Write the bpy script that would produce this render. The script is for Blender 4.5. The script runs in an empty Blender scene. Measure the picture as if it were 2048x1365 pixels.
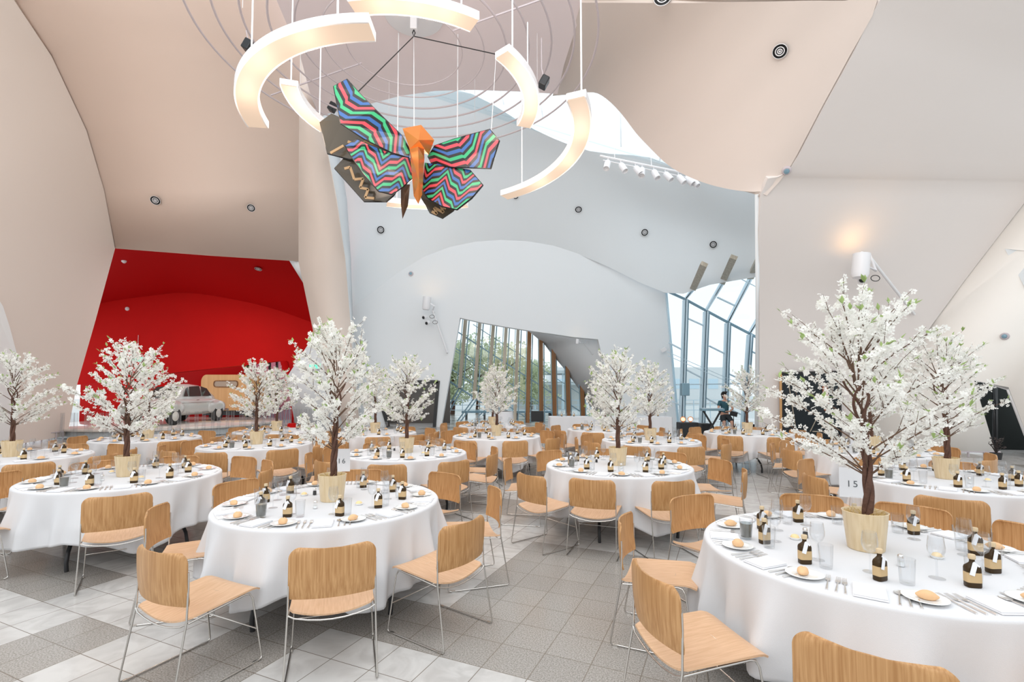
import bpy, bmesh, math, random
from mathutils import Vector, Matrix
from mathutils.geometry import tessellate_polygon
R = random.Random(7)
sc = bpy.context.scene
col = sc.collection
PI = math.pi

# ------------------------------------------------------------------ camera
F, CX, HY, CAMH = 972.0, 1024.0, 780.0, 1.68      # focal length in pixels, horizon row, eye height
PITCH = math.radians(2.6)
cd = bpy.data.cameras.new('camera')
cam = bpy.data.objects.new('camera', cd); col.objects.link(cam)
cam.location = (0, 0, CAMH)
cam.rotation_euler = (PI/2 + PITCH, 0, 0)
cd.sensor_width = 36; cd.lens = 36*F/2048
PPY = HY - F*math.tan(PITCH)                        # principal row
cd.shift_y = (PPY - 682.5)/2048
cd.clip_end = 500
sc.camera = cam

# ------------------------------------------------------------------ world and light
w = bpy.data.worlds.new('world'); sc.world = w; w.use_nodes = True
nt = w.node_tree; bg = nt.nodes['Background']
tc = nt.nodes.new('ShaderNodeTexCoord'); sep = nt.nodes.new('ShaderNodeSeparateXYZ')
rmp = nt.nodes.new('ShaderNodeValToRGB')
nt.links.new(tc.outputs['Generated'], sep.inputs[0]); nt.links.new(sep.outputs['Z'], rmp.inputs[0])
rmp.color_ramp.elements[0].position = 0.0; rmp.color_ramp.elements[0].color = (0.93, 0.97, 1.0, 1)
rmp.color_ramp.elements[1].position = 0.9; rmp.color_ramp.elements[1].color = (0.86, 0.94, 1.0, 1)
nt.links.new(rmp.outputs[0], bg.inputs[0]); bg.inputs[1].default_value = .95

def area(name, loc, target, size, sy, power, color):
    l = bpy.data.lights.new(name, 'AREA'); l.shape = 'RECTANGLE'; l.size = size; l.size_y = sy
    l.energy = power; l.color = color
    o = bpy.data.objects.new(name, l); col.objects.link(o); o.location = loc
    o.rotation_euler = (Vector(target)-Vector(loc)).to_track_quat('-Z', 'Y').to_euler()
    return o
# hall lighting: unseen fills added behind the camera and overhead, bay light, skylight
area('upward_fill_behind', (-4, -7, 7.5), (-2, 3, 15), 16, 5, 1000, (1.0, 0.94, 0.89))  # added fill, aimed up to brighten the upper walls
area('overhead_fill_tables', (0, 2.5, 12.5), (0, 3.5, 0), 12, 7, 420, (1.0, 0.985, 0.97))  # added soft top fill for the tables, unseen
area('bay_light', (-12.5, 20.5, 6.0), (-13.2, 20.0, 0), 3, 1.2, 60, (1.0, 0.96, 0.92))
area('skylight_light', (1.5, 15.5, 13.5), (0.5, 13, 0), 7, 5, 150, (0.93, 0.97, 1.0))
sc.cycles.transparent_max_bounces = 24

sc.view_settings.view_transform = 'Standard'; sc.view_settings.look = 'None'
sc.view_settings.gamma = 1; sc.view_settings.use_curve_mapping = False
sc.view_settings.exposure = 0.44

# ------------------------------------------------------------------ helpers
def U(px, py, Y):
    """point seen at picture position px,py that stands at depth Y (pitch taken into account)"""
    x = (px-CX)/F; y = (PPY-py)/F
    d = Vector((x, math.cos(PITCH)-y*math.sin(PITCH), math.sin(PITCH)+y*math.cos(PITCH)))
    return Vector((0, 0, CAMH)) + d*(Y/d.y)
def UZ(px, py, z):
    x = (px-CX)/F; y = (PPY-py)/F
    d = Vector((x, math.cos(PITCH)-y*math.sin(PITCH), math.sin(PITCH)+y*math.cos(PITCH)))
    return Vector((0, 0, CAMH)) + d*((z-CAMH)/d.z)

def srgb(r, g, b):
    f = lambda c: (c/255/12.92) if c/255 <= .04045 else ((c/255+.055)/1.055)**2.4
    return (f(r), f(g), f(b))

def mat(name, color, rough=.5, metal=0, spec=None, emit=None, estr=0, bump=0, bscale=200, noise=0, nscale=5, sheen=0, coat=0):
    m = bpy.data.materials.new(name); m.use_nodes = True
    n = m.node_tree; b = n.nodes['Principled BSDF']
    b.inputs['Base Color'].default_value = (*color, 1); b.inputs['Roughness'].default_value = rough
    b.inputs['Metallic'].default_value = metal
    if spec is not None: b.inputs['Specular IOR Level'].default_value = spec
    if coat: b.inputs['Coat Weight'].default_value = coat; b.inputs['Coat Roughness'].default_value = .08
    if emit: b.inputs['Emission Color'].default_value = (*emit, 1); b.inputs['Emission Strength'].default_value = estr
    t = n.nodes.new('ShaderNodeTexCoord')
    if noise:
        z = n.nodes.new('ShaderNodeTexNoise'); z.inputs['Scale'].default_value = nscale; z.inputs['Detail'].default_value = 4
        r = n.nodes.new('ShaderNodeMixRGB'); r.blend_type = 'MULTIPLY'
        r.inputs[1].default_value = (*color, 1); r.inputs[0].default_value = 1
        cr = n.nodes.new('ShaderNodeMapRange'); cr.inputs[3].default_value = 1-noise; cr.inputs[4].default_value = 1+noise
        n.links.new(t.outputs['Object'], z.inputs['Vector']); n.links.new(z.outputs['Fac'], cr.inputs[0])
        n.links.new(cr.outputs[0], r.inputs[2]); n.links.new(r.outputs[0], b.inputs['Base Color'])
    if bump:
        z = n.nodes.new('ShaderNodeTexNoise'); z.inputs['Scale'].default_value = bscale; z.inputs['Detail'].default_value = 2
        bp = n.nodes.new('ShaderNodeBump'); bp.inputs['Strength'].default_value = bump; bp.inputs['Distance'].default_value = .01
        n.links.new(t.outputs['Object'], z.inputs['Vector']); n.links.new(z.outputs['Fac'], bp.inputs['Height'])
        n.links.new(bp.outputs[0], b.inputs['Normal'])
    return m

def glass_mat(name, tint=(1, 1, 1), base=.04, edge=.45, power=3.0):
    m = bpy.data.materials.new(name); m.use_nodes = True
    n = m.node_tree; n.nodes.clear()
    out = n.nodes.new('ShaderNodeOutputMaterial'); mix = n.nodes.new('ShaderNodeMixShader')
    tr = n.nodes.new('ShaderNodeBsdfTransparent'); gl = n.nodes.new('ShaderNodeBsdfGlossy')
    lw = n.nodes.new('ShaderNodeLayerWeight'); lw.inputs['Blend'].default_value = .5
    pw = n.nodes.new('ShaderNodeMath'); pw.operation = 'POWER'; pw.inputs[1].default_value = power
    mr = n.nodes.new('ShaderNodeMapRange'); mr.inputs[3].default_value = base; mr.inputs[4].default_value = edge
    tr.inputs[0].default_value = (*tint, 1); gl.inputs['Roughness'].default_value = .04
    n.links.new(lw.outputs['Facing'], pw.inputs[0]); n.links.new(pw.outputs[0], mr.inputs[0]); n.links.new(mr.outputs[0], mix.inputs[0])
    n.links.new(tr.outputs[0], mix.inputs[1]); n.links.new(gl.outputs[0], mix.inputs[2])
    n.links.new(mix.outputs[0], out.inputs[0])
    return m

def petal_mat(name, c, tl):
    m = bpy.data.materials.new(name); m.use_nodes = True
    n = m.node_tree; n.nodes.clear()
    out = n.nodes.new('ShaderNodeOutputMaterial'); mix = n.nodes.new('ShaderNodeMixShader'); mix.inputs[0].default_value = tl
    d = n.nodes.new('ShaderNodeBsdfDiffuse'); t = n.nodes.new('ShaderNodeBsdfTranslucent')
    d.inputs[0].default_value = (*c, 1); t.inputs[0].default_value = (*c, 1)
    n.links.new(d.outputs[0], mix.inputs[1]); n.links.new(t.outputs[0], mix.inputs[2]); n.links.new(mix.outputs[0], out.inputs[0])
    return m

def wood_mat(name, c1, c2, axis='Z', scale=9, rough=.38):
    m = bpy.data.materials.new(name); m.use_nodes = True
    n = m.node_tree; b = n.nodes['Principled BSDF']; b.inputs['Roughness'].default_value = rough
    b.inputs['Specular IOR Level'].default_value = .35
    t = n.nodes.new('ShaderNodeTexCoord'); mp = n.nodes.new('ShaderNodeMapping')
    s = {'Z': (scale*6, scale*6, scale*.12), 'Y': (scale*6, scale*.12, scale*6), 'X': (scale*.12, scale*6, scale*6)}[axis]
    mp.inputs['Scale'].default_value = s
    oi = n.nodes.new('ShaderNodeObjectInfo'); ad = n.nodes.new('ShaderNodeVectorMath'); ad.operation = 'ADD'
    mlt = n.nodes.new('ShaderNodeVectorMath'); mlt.operation = 'SCALE'; mlt.inputs[0].default_value = (3, 5, 7)
    n.links.new(oi.outputs['Random'], mlt.inputs['Scale'])
    n.links.new(t.outputs['Object'], ad.inputs[0]); n.links.new(mlt.outputs[0], ad.inputs[1])
    n.links.new(ad.outputs[0], mp.inputs['Vector'])
    z = n.nodes.new('ShaderNodeTexNoise'); z.inputs['Scale'].default_value = 1; z.inputs['Detail'].default_value = 5
    z.inputs['Distortion'].default_value = .15
    n.links.new(mp.outputs[0], z.inputs['Vector'])
    r = n.nodes.new('ShaderNodeValToRGB'); r.color_ramp.elements[0].position = .32; r.color_ramp.elements[1].position = .68
    r.color_ramp.elements[0].color = (*c2, 1); r.color_ramp.elements[1].color = (*c1, 1)
    n.links.new(z.outputs['Fac'], r.inputs[0]); n.links.new(r.outputs[0], b.inputs['Base Color'])
    return m

class MB:
    def __init__(s): s.v = []; s.f = []; s.m = []; s.cur = 0; s.uv = {}
    def poly(s, pts):
        k = len(s.v); s.v += [Vector(p) for p in pts]; s.f.append(list(range(k, k+len(pts)))); s.m.append(s.cur)
    def add(s, vs, fs, tf=None):
        k = len(s.v); s.v += [(tf @ Vector(p) if tf else Vector(p)) for p in vs]
        for f in fs: s.f.append([k+i for i in f]); s.m.append(s.cur)
    def box(s, c, d, rot=None):
        c = Vector(c); h = Vector(d)/2
        vs = [Vector((x*h.x, y*h.y, z*h.z)) for x in (-1, 1) for y in (-1, 1) for z in (-1, 1)]
        if rot is not None: vs = [rot @ v for v in vs]
        s.add([c+v for v in vs], [(0, 1, 3, 2), (4, 6, 7, 5), (0, 4, 5, 1), (2, 3, 7, 6), (0, 2, 6, 4), (1, 5, 7, 3)])
    def bar(s, a, b, wd, dp, up=(0, 0, 1)):
        a, b = Vector(a), Vector(b); d = (b-a); L = d.length; d.normalize()
        x = d.cross(Vector(up)); x = x.normalized() if x.length > 1e-4 else Vector((1, 0, 0)); y = x.cross(d).normalized()
        M = Matrix((x, y, d)).transposed()
        s.box((a+b)/2, (wd, dp, L), M)
    def tube(s, pts, r, seg=8, closed=False, caps=True):
        pts = [Vector(p) for p in pts]; n = len(pts)
        rr = r if isinstance(r, (list, tuple)) else [r]*n
        k = len(s.v); pu = None
        for i, p in enumerate(pts):
            if closed: t = pts[(i+1) % n]-pts[i-1]
            else: t = pts[min(i+1, n-1)]-pts[max(i-1, 0)]
            t.normalize()
            if pu is None:
                u = t.orthogonal().normalized()
            else:
                u = pu - t*pu.dot(t); u = u.normalized() if u.length > 1e-6 else t.orthogonal().normalized()
            pu = u; v = t.cross(u)
            for j in range(seg):
                a = 2*PI*j/seg; s.v.append(p+(u*math.cos(a)+v*math.sin(a))*rr[i])
        m = n if closed else n-1
        for i in range(m):
            for j in range(seg):
                a = k+i*seg+j; b = k+i*seg+(j+1) % seg; c = k+((i+1) % n)*seg+(j+1) % seg; d = k+((i+1) % n)*seg+j
                s.f.append([a, b, c, d]); s.m.append(s.cur)
        if caps and not closed:
            s.f.append([k+j for j in range(seg)][::-1]); s.m.append(s.cur)
            s.f.append([k+(n-1)*seg+j for j in range(seg)]); s.m.append(s.cur)
    def lathe(s, prof, seg=24, c=(0, 0, 0), tf=None, sx=1, sy=1, cap=True):
        k = len(s.v); n = len(prof); c = Vector(c)
        for (r, z) in prof:
            for j in range(seg):
                a = 2*PI*j/seg; p = Vector((r*math.cos(a)*sx, r*math.sin(a)*sy, z))
                s.v.append((tf @ p if tf else p)+c)
        for i in range(n-1):
            for j in range(seg):
                s.f.append([k+i*seg+j, k+i*seg+(j+1) % seg, k+(i+1)*seg+(j+1) % seg, k+(i+1)*seg+j]); s.m.append(s.cur)
        if cap and prof[0][0] > 1e-5: s.f.append([k+j for j in range(seg)][::-1]); s.m.append(s.cur)
        if cap and prof[-1][0] > 1e-5: s.f.append([k+(n-1)*seg+j for j in range(seg)]); s.m.append(s.cur)
    def sheet(s, fn, nu, nv, th):
        """closed thin shell from fn(u,v), u,v in 0..1"""
        P = [[Vector(fn(i/nu, j/nv)) for i in range(nu+1)] for j in range(nv+1)]
        k = len(s.v); W = nu+1; N = W*(nv+1)
        off = []
        for j in range(nv+1):
            for i in range(nu+1):
                a = P[j][min(i+1, nu)]-P[j][max(i-1, 0)]; b = P[min(j+1, nv)][i]-P[max(j-1, 0)][i]
                nn = a.cross(b); nn = nn.normalized() if nn.length > 1e-9 else Vector((0, 0, 1)); off.append(nn)
        for j in range(nv+1):
            for i in range(nu+1): s.v.append(P[j][i]+off[j*W+i]*th/2)
        for j in range(nv+1):
            for i in range(nu+1): s.v.append(P[j][i]-off[j*W+i]*th/2)
        def q(*a): s.f.append([k+x for x in a]); s.m.append(s.cur)
        for j in range(nv):
            for i in range(nu):
                a = j*W+i; q(a, a+1, a+W+1, a+W); q(N+a, N+a+W, N+a+W+1, N+a+1)
        for i in range(nu):
            q(i, N+i, N+i+1, i+1); a = nv*W+i; q(a, a+1, N+a+1, N+a)
        for j in range(nv):
            a = j*W; q(a, a+W, N+a+W, N+a); a = j*W+nu; q(a, N+a, N+a+W, a+W)
    def slab(s, loops, th, direction=None):
        """planar polygon (first loop outer, others holes) given a thickness along direction"""
        L = [[Vector(p) for p in l] for l in loops]
        flat = [p for l in L for p in l]
        n = Vector((0, 0, 0)); o = L[0]
        for i in range(len(o)): n += o[i].cross(o[(i+1) % len(o)])
        n.normalize()
        d = Vector(direction).normalized()*th if direction else n*th
        tris = tessellate_polygon(L)
        k = len(s.v); N = len(flat)
        s.v += flat + [p+d for p in flat]
        for t in tris:
            s.f.append([k+i for i in t]); s.m.append(s.cur); s.f.append([k+N+i for i in reversed(t)]); s.m.append(s.cur)
        b = k
        for l in L:
            m = len(l)
            for i in range(m):
                j = (i+1) % m; s.f.append([b+i, b+j, b+N+j, b+N+i]); s.m.append(s.cur)
            b += m
    def build(s, name, mats, parent=None, smooth=True, angle=40, bevel=0, recalc=True):
        me = bpy.data.meshes.new(name)
        me.from_pydata([tuple(p) for p in s.v], [], s.f)
        for i, p in enumerate(me.polygons): p.material_index = s.m[i]
        for m in (mats if isinstance(mats, (list, tuple)) else [mats]): me.materials.append(m)
        bm = bmesh.new(); bm.from_mesh(me)
        if recalc: bmesh.ops.recalc_face_normals(bm, faces=bm.faces)
        if smooth:
            for f in bm.faces: f.smooth = True
            ca = math.radians(angle)
            for e in bm.edges:
                if len(e.link_faces) == 2:
                    try: e.smooth = e.calc_face_angle() < ca
                    except Exception: e.smooth = False
        bm.to_mesh(me); bm.free()
        o = bpy.data.objects.new(name, me); col.objects.link(o)
        if parent is not None: o.parent = parent
        if bevel:
            bv = o.modifiers.new('bevel', 'BEVEL'); bv.width = bevel; bv.segments = 2; bv.limit_method = 'ANGLE'
        return o

def tag(o, label=None, cat=None, group=None, kind=None):
    if label: o['label'] = label
    if cat: o['category'] = cat
    if group: o['group'] = group
    if kind: o['kind'] = kind
    return o
def empty(name, loc=(0, 0, 0), rz=0):
    o = bpy.data.objects.new(name, None); col.objects.link(o); o.location = loc; o.rotation_euler = (0, 0, rz)
    o.empty_display_size = .1
    return o
KIDS = {}
def kids(o): return [c for c in o.children]
def dup(o, loc=None, rz=None, parent=None, label=None, group=None):
    c = o.copy(); col.objects.link(c)
    if parent is not None: c.parent = parent
    if loc is not None: c.location = loc
    if rz is not None: c.rotation_euler = (0, 0, rz)
    if label: c['label'] = label
    if group: c['group'] = group
    for ch in KIDS.setdefault(o.name, kids(o)): dup(ch, parent=c)
    return c
def struct(mb, name, m, smooth=False, **k):
    return tag(mb.build(name, m, None, smooth, **k), kind='structure')

# ------------------------------------------------------------------ materials
M = {}
M['paint_lamp_tint'] = mat('lamp_tinted_white_paint', srgb(241, 220, 206), .7, noise=.015, nscale=.6)  # white wall paint; warm lamp spill is put into the colour
M['paint_left'] = mat('left_wall_paint', srgb(234, 221, 211), .7, noise=.015, nscale=.6)  # lamp spill warms this white through its colour as well
M['paint_right'] = mat('right_wall_paint', srgb(228, 221, 217), .7, noise=.015, nscale=.6)  # white with a little lamp warmth mixed into the colour
M['paint_vault'] = mat('vault_paint', srgb(219, 207, 199), .7, noise=.015, nscale=.6)  # lamp warmth kept in the base colour of the white vault
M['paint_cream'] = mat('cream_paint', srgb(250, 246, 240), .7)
M['paint_white'] = mat('white_paint', srgb(226, 229, 231), .7, noise=.01, nscale=.5)  # slight daylight coolness set in the base colour
M['paint_shell'] = mat('daylight_tinted_white_paint', srgb(229, 234, 237), .7, noise=.01, nscale=.5)  # white paint; cool daylight tint put into the colour
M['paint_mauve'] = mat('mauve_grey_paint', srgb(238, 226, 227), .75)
M['paint_red'] = mat('red_paint', srgb(196, 14, 11), .7, spec=.15, noise=.06, nscale=1.2)
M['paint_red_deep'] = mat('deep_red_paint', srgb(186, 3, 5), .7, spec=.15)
M['pink'] = mat('pink_paint', srgb(214, 140, 158), .6)
M['black'] = mat('black_lacquer', (.012, .013, .015), .35)
M['darkroom'] = mat('charcoal_paint', (.022, .028, .028), .8)
M['rubber'] = mat('black_plastic', (.02, .02, .022), .5)
M['chrome'] = mat('brushed_chrome_wire', (.62, .60, .57), .22, 1)
M['silver'] = mat('polished_cutlery_steel', (.86, .84, .82), .28, 1)
M['steel'] = mat('blue_grey_steel', srgb(126, 158, 174), .4, .2)
M['steel_light'] = mat('pale_blue_steel', srgb(204, 224, 235), .4, .1)
M['white_metal'] = mat('white_powdercoat', (.82, .82, .84), .4)
M['grey_metal'] = mat('grey_rail', srgb(196, 186, 190), .5)
M['oak_back'] = wood_mat('oak_veneer_upright', srgb(198, 154, 106), srgb(168, 122, 76), 'Z', 16)
M['oak_seat'] = wood_mat('oak_veneer_seat_lit', srgb(216, 178, 144), srgb(202, 162, 126), 'Y', 14)  # same oak as the back; brighter light on seats put into the colour
M['timber'] = wood_mat('brown_timber', srgb(150, 104, 62), srgb(112, 74, 40), 'Z', 2)
M['timber_grey'] = wood_mat('weathered_timber', srgb(192, 182, 166), srgb(160, 148, 130), 'Z', 2)
M['ply'] = wood_mat('caravan_plywood', srgb(222, 176, 122), srgb(208, 158, 104), 'Z', 1)
M['pot'] = wood_mat('pale_gold_wood_pot', srgb(228, 208, 174), srgb(212, 188, 148), 'Z', 9, .35)
M['soil'] = mat('gold_straw', srgb(196, 168, 104), .9, noise=.3, nscale=60)
M['bark'] = mat('brown_bark', srgb(92, 64, 52), .9, noise=.45, nscale=25, bump=.8, bscale=60)
M['twig'] = mat('dark_twig', srgb(98, 74, 58), .8)
M['petal'] = petal_mat('white_petal', (.93, .93, .90), .45)
M['stamen'] = mat('yellow_stamen', srgb(226, 196, 110), .6)
M['leaf'] = petal_mat('green_leaf', srgb(168, 190, 128), .35)
M['linen'] = mat('white_linen', (.68, .68, .695), .85, bump=.15, bscale=400)
M['napkin'] = mat('white_napkin', (.78, .78, .80), .85)
M['china'] = mat('white_china', (.85, .86, .85), .15, coat=.5)
M['bread'] = mat('crusty_bread', srgb(222, 180, 136), .75, noise=.2, nscale=18)
M['glass'] = glass_mat('clear_glass', (.975, .98, .985), .04, .5, 2.5)
M['pane'] = glass_mat('window_glass', (.93, .97, .985), .03, .4, 4)
M['amber'] = mat('amber_bottle_glass', (.045, .026, .010), .28, spec=.2)
M['amber_wine'] = M['amber']
M['kraft'] = mat('kraft_label', srgb(196, 168, 126), .8)
M['cork'] = mat('pale_cork', srgb(206, 184, 150), .8)
M['ribbon'] = mat('white_ribbon', (.82, .83, .86), .6)
M['ink'] = mat('grey_print', (.10, .11, .12), .6)
M['ink_red'] = mat('dusky_print', srgb(120, 96, 96), .6)
M['smoke'] = mat('smoky_grey_drink', srgb(112, 112, 106), .08, coat=.6)
M['butter'] = mat('butter', srgb(244, 214, 160), .4)
M['copper'] = mat('copper_foil', srgb(236, 146, 72), .26, .6)
M['copper_dark'] = mat('dark_bronze', srgb(92, 66, 48), .3, .6)
M['wing_black'] = mat('gloss_black', (.01, .01, .012), .15)
M['wing_back'] = mat('dark_taupe_gloss', srgb(78, 72, 62), .2)
M['tan'] = mat('tan_stripe', srgb(184, 150, 108), .5)
M['lamp_glow'] = mat('warm_diffuser', (.12, .10, .08), .6, emit=(1, .75, .56), estr=.52)
M['car'] = mat('pale_silver_paint', srgb(206, 208, 204), .25, .1, coat=.8)
M['car_glass'] = mat('dark_car_glass', (.05, .055, .05), .05)
M['tyre'] = mat('black_tyre', (.02, .02, .02), .8)
M['whitewall'] = mat('cream_wheel', srgb(214, 212, 204), .4)
# ------------------------------------------------------------------ floor of 300 mm stone tiles
def stone(name, c1, c2, scale, rough, vein=False):
    m = bpy.data.materials.new(name); m.use_nodes = True
    n = m.node_tree; b = n.nodes['Principled BSDF']
    t = n.nodes.new('ShaderNodeTexCoord')
    z = n.nodes.new('ShaderNodeTexNoise'); z.inputs['Scale'].default_value = scale; z.inputs['Detail'].default_value = 6
    if vein: z.inputs['Distortion'].default_value = 1.6
    r = n.nodes.new('ShaderNodeValToRGB'); r.color_ramp.elements[0].position = .35; r.color_ramp.elements[1].position = .62
    r.color_ramp.elements[0].color = (*c2, 1); r.color_ramp.elements[1].color = (*c1, 1)
    n.links.new(t.outputs['Object'], z.inputs['Vector']); n.links.new(z.outputs['Fac'], r.inputs[0])
    # per tile tone
    vm = n.nodes.new('ShaderNodeVectorMath'); vm.operation = 'SCALE'; vm.inputs['Scale'].default_value = 1/.3
    fl = n.nodes.new('ShaderNodeVectorMath'); fl.operation = 'FLOOR'; wn = n.nodes.new('ShaderNodeTexWhiteNoise')
    n.links.new(t.outputs['Object'], vm.inputs[0]); n.links.new(vm.outputs[0], fl.inputs[0]); n.links.new(fl.outputs[0], wn.inputs['Vector'])
    mr = n.nodes.new('ShaderNodeMapRange'); mr.inputs[3].default_value = .93; mr.inputs[4].default_value = 1.04
    n.links.new(wn.outputs['Value'], mr.inputs[0])
    mu = n.nodes.new('ShaderNodeMixRGB'); mu.blend_type = 'MULTIPLY'; mu.inputs[0].default_value = 1
    n.links.new(r.outputs[0], mu.inputs[1]); n.links.new(mr.outputs[0], mu.inputs[2])
    # grout
    fr = n.nodes.new('ShaderNodeVectorMath'); fr.operation = 'FRACTION'; n.links.new(vm.outputs[0], fr.inputs[0])
    sb = n.nodes.new('ShaderNodeVectorMath'); sb.operation = 'SUBTRACT'; sb.inputs[1].default_value = (.5, .5, .5)
    ab = n.nodes.new('ShaderNodeVectorMath'); ab.operation = 'ABSOLUTE'; sx = n.nodes.new('ShaderNodeSeparateXYZ')
    mx = n.nodes.new('ShaderNodeMath'); mx.operation = 'MAXIMUM'; gt = n.nodes.new('ShaderNodeMath'); gt.operation = 'GREATER_THAN'
    gt.inputs[1].default_value = .5-.0085
    n.links.new(fr.outputs[0], sb.inputs[0]); n.links.new(sb.outputs[0], ab.inputs[0]); n.links.new(ab.outputs[0], sx.inputs[0])
    n.links.new(sx.outputs[0], mx.inputs[0]); n.links.new(sx.outputs[1], mx.inputs[1]); n.links.new(mx.outputs[0], gt.inputs[0])
    mg = n.nodes.new('ShaderNodeMixRGB'); mg.inputs[2].default_value = (*srgb(120, 110, 100), 1)
    n.links.new(gt.outputs[0], mg.inputs[0]); n.links.new(mu.outputs[0], mg.inputs[1]); n.links.new(mg.outputs[0], b.inputs['Base Color'])
    b.inputs['Roughness'].default_value = rough; b.inputs['Specular IOR Level'].default_value = .45
    return m
granite = stone('speckled_grey_granite', srgb(174, 169, 163), srgb(130, 125, 119), 110, .24)
marble = stone('pale_grey_marble', srgb(202, 200, 197), srgb(186, 183, 180), 4, .22, True)
TH = -.4174
def is_granite(i, j):
    r = [(-2, 12, -1, 7), (-6, -4, -26, 1), (-4, -2, -1, 1), (-10, -8, -6, -3), (-16, -12, -3, -1), (-22, -16, -6, -1), (-14, -10, 5, 9),
         (-8, -2, 10, 13), (-2, 3, 15, 22), (3, 12, 11, 14), (-20, -14, 12, 16), (-12, -8, 18, 26), (8, 16, 20, 26), (0, 6, 28, 34), (12, 20, 2, 6), (-30, -24, 4, 10), (-28, -20, 20, 24)]
    if any(a <= i < b and c <= j < d for a, b, c, d in r): return True
    return (j > 36 or i > 22 or i < -32) and ((i//4)*7+(j//3)*5) % 11 in (0, 3, 6)
mb = MB()
N = 84
for i in range(-N, N):
    for j in range(-22, 96):
        if -22 <= j < 96:
            mb.cur = 1 if is_granite(i, j) else 0
            x, y = i*.3, j*.3
            k = len(mb.v); mb.v += [Vector((x, y, 0)), Vector((x+.3, y, 0)), Vector((x+.3, y+.3, 0)), Vector((x, y+.3, 0))]
            mb.f.append([k, k+1, k+2, k+3]); mb.m.append(mb.cur)
fl = mb.build('floor', [marble, granite], smooth=False, recalc=False)
fl.rotation_euler = (0, 0, TH); fl.location = (-.0647, 3.296, 0); tag(fl, kind='structure')
mb = MB(); mb.box((0, 60, -.08), (160, 140, .1))
o = mb.build('floor', mat('outdoor_paving', srgb(206, 208, 206), .7), smooth=False); tag(o, kind='structure')

# ------------------------------------------------------------------ shell helpers
def facets(name, polys, m, th=.12, angle=38):
    """a folded wall of facets given as lists of (px, py, depth); its thickness goes away from the hall"""
    bm = bmesh.new(); V = {}
    for P in polys:
        pts = [U(*p) for p in P]
        vs = []
        for p, q in zip(P, pts):
            if p not in V: V[p] = bm.verts.new(q)
            vs.append(V[p])
        for t in (tessellate_polygon([pts]) if len(pts) > 3 else [(0, 1, 2)]):
            try: bm.faces.new([vs[i] for i in t])
            except ValueError: pass
    bm.normal_update()
    for f in bm.faces:
        if f.normal.dot(f.calc_center_median()-Vector((0, 0, CAMH))) > 0: f.normal_flip()
        f.smooth = True
    bm.normal_update()
    for e in bm.edges:
        if len(e.link_faces) == 2: e.smooth = e.calc_face_angle() < math.radians(angle)
    me = bpy.data.meshes.new(name); bm.to_mesh(me); bm.free(); me.materials.append(m)
    o = bpy.data.objects.new(name, me); col.objects.link(o)
    so = o.modifiers.new('thickness', 'SOLIDIFY'); so.thickness = th; so.offset = -1
    return tag(o, kind='structure')
def strip(name, A, B, m, th=.15, sub=6, smooth=True):
    """smooth curved surface lofted between two equally long chains of (px,py,depth)"""
    a = [U(*p) for p in A]; b = [U(*p) for p in B]; n = len(a)-1
    def fn(u, v):
        t = u*n; i = min(int(t), n-1); f = t-i
        def cr(P):
            p0, p1, p2, p3 = P[max(i-1, 0)], P[i], P[i+1], P[min(i+2, n)]
            return .5*((2*p1)+(p2-p0)*f+(2*p0-5*p1+4*p2-p3)*f*f+(3*p1-p0-3*p2+p3)*f**3)
        return cr(a).lerp(cr(b), v)
    mb = MB(); mb.sheet(fn, n*sub, 4, th)
    return struct(mb, name, m, smooth=smooth)

def loft(name, chains, m, th=.12, sub=3, rows=12):
    C = [[U(*p) for p in c] for c in chains]; n = len(C[0])-1
    def cr(P, i, f):
        k = len(P)-1; p0, p1, p2, p3 = P[max(i-1, 0)], P[i], P[min(i+1, k)], P[min(i+2, k)]
        return .5*((2*p1)+(p2-p0)*f+(2*p0-5*p1+4*p2-p3)*f*f+(3*p1-p0-3*p2+p3)*f**3)
    def fn(u, v):
        t = u*n; i = min(int(t), n-1); R_ = [cr(c, i, t-i) for c in C]
        s = v*(len(C)-1); j = min(int(s), len(C)-2); return cr(R_, j, s-j)
    mb = MB(); mb.sheet(fn, n*sub, rows, th)
    return struct(mb, name, m, smooth=True, angle=60)

# left wall, near part, up to the crease that runs down to the corner of the red opening
crease = [(-60, -160, 9.0), (30, 0, 11.0), (100, 110, 12.4), (170, 260, 14.2), (205, 380, 15.7), (227, 497, 16.9), (188, 640, 16.9), (150, 772, 16.8), (131, 872, 16.75)]
near = [(-1500, -1300, 5), (-1300, -700, 5.5), (-1200, -400, 5.5), (-1100, 0, 6), (-1000, 200, 6), (-950, 400, 6.2), (-900, 600, 6.3), (-860, 800, 6.4), (-836, 1036, 6.45)]
A = [U(*p) for p in near]; B = [U(*p) for p in crease]
mb = MB()
def lf(u, v):
    t = u*8; i = min(int(t), 7); f = t-i
    return (A[i].lerp(A[i+1], f)).lerp(B[i].lerp(B[i+1], f), v)
mb.sheet(lf, 16, 6, .1); struct(mb, 'wall_left', M['paint_left'], smooth=True)

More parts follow.
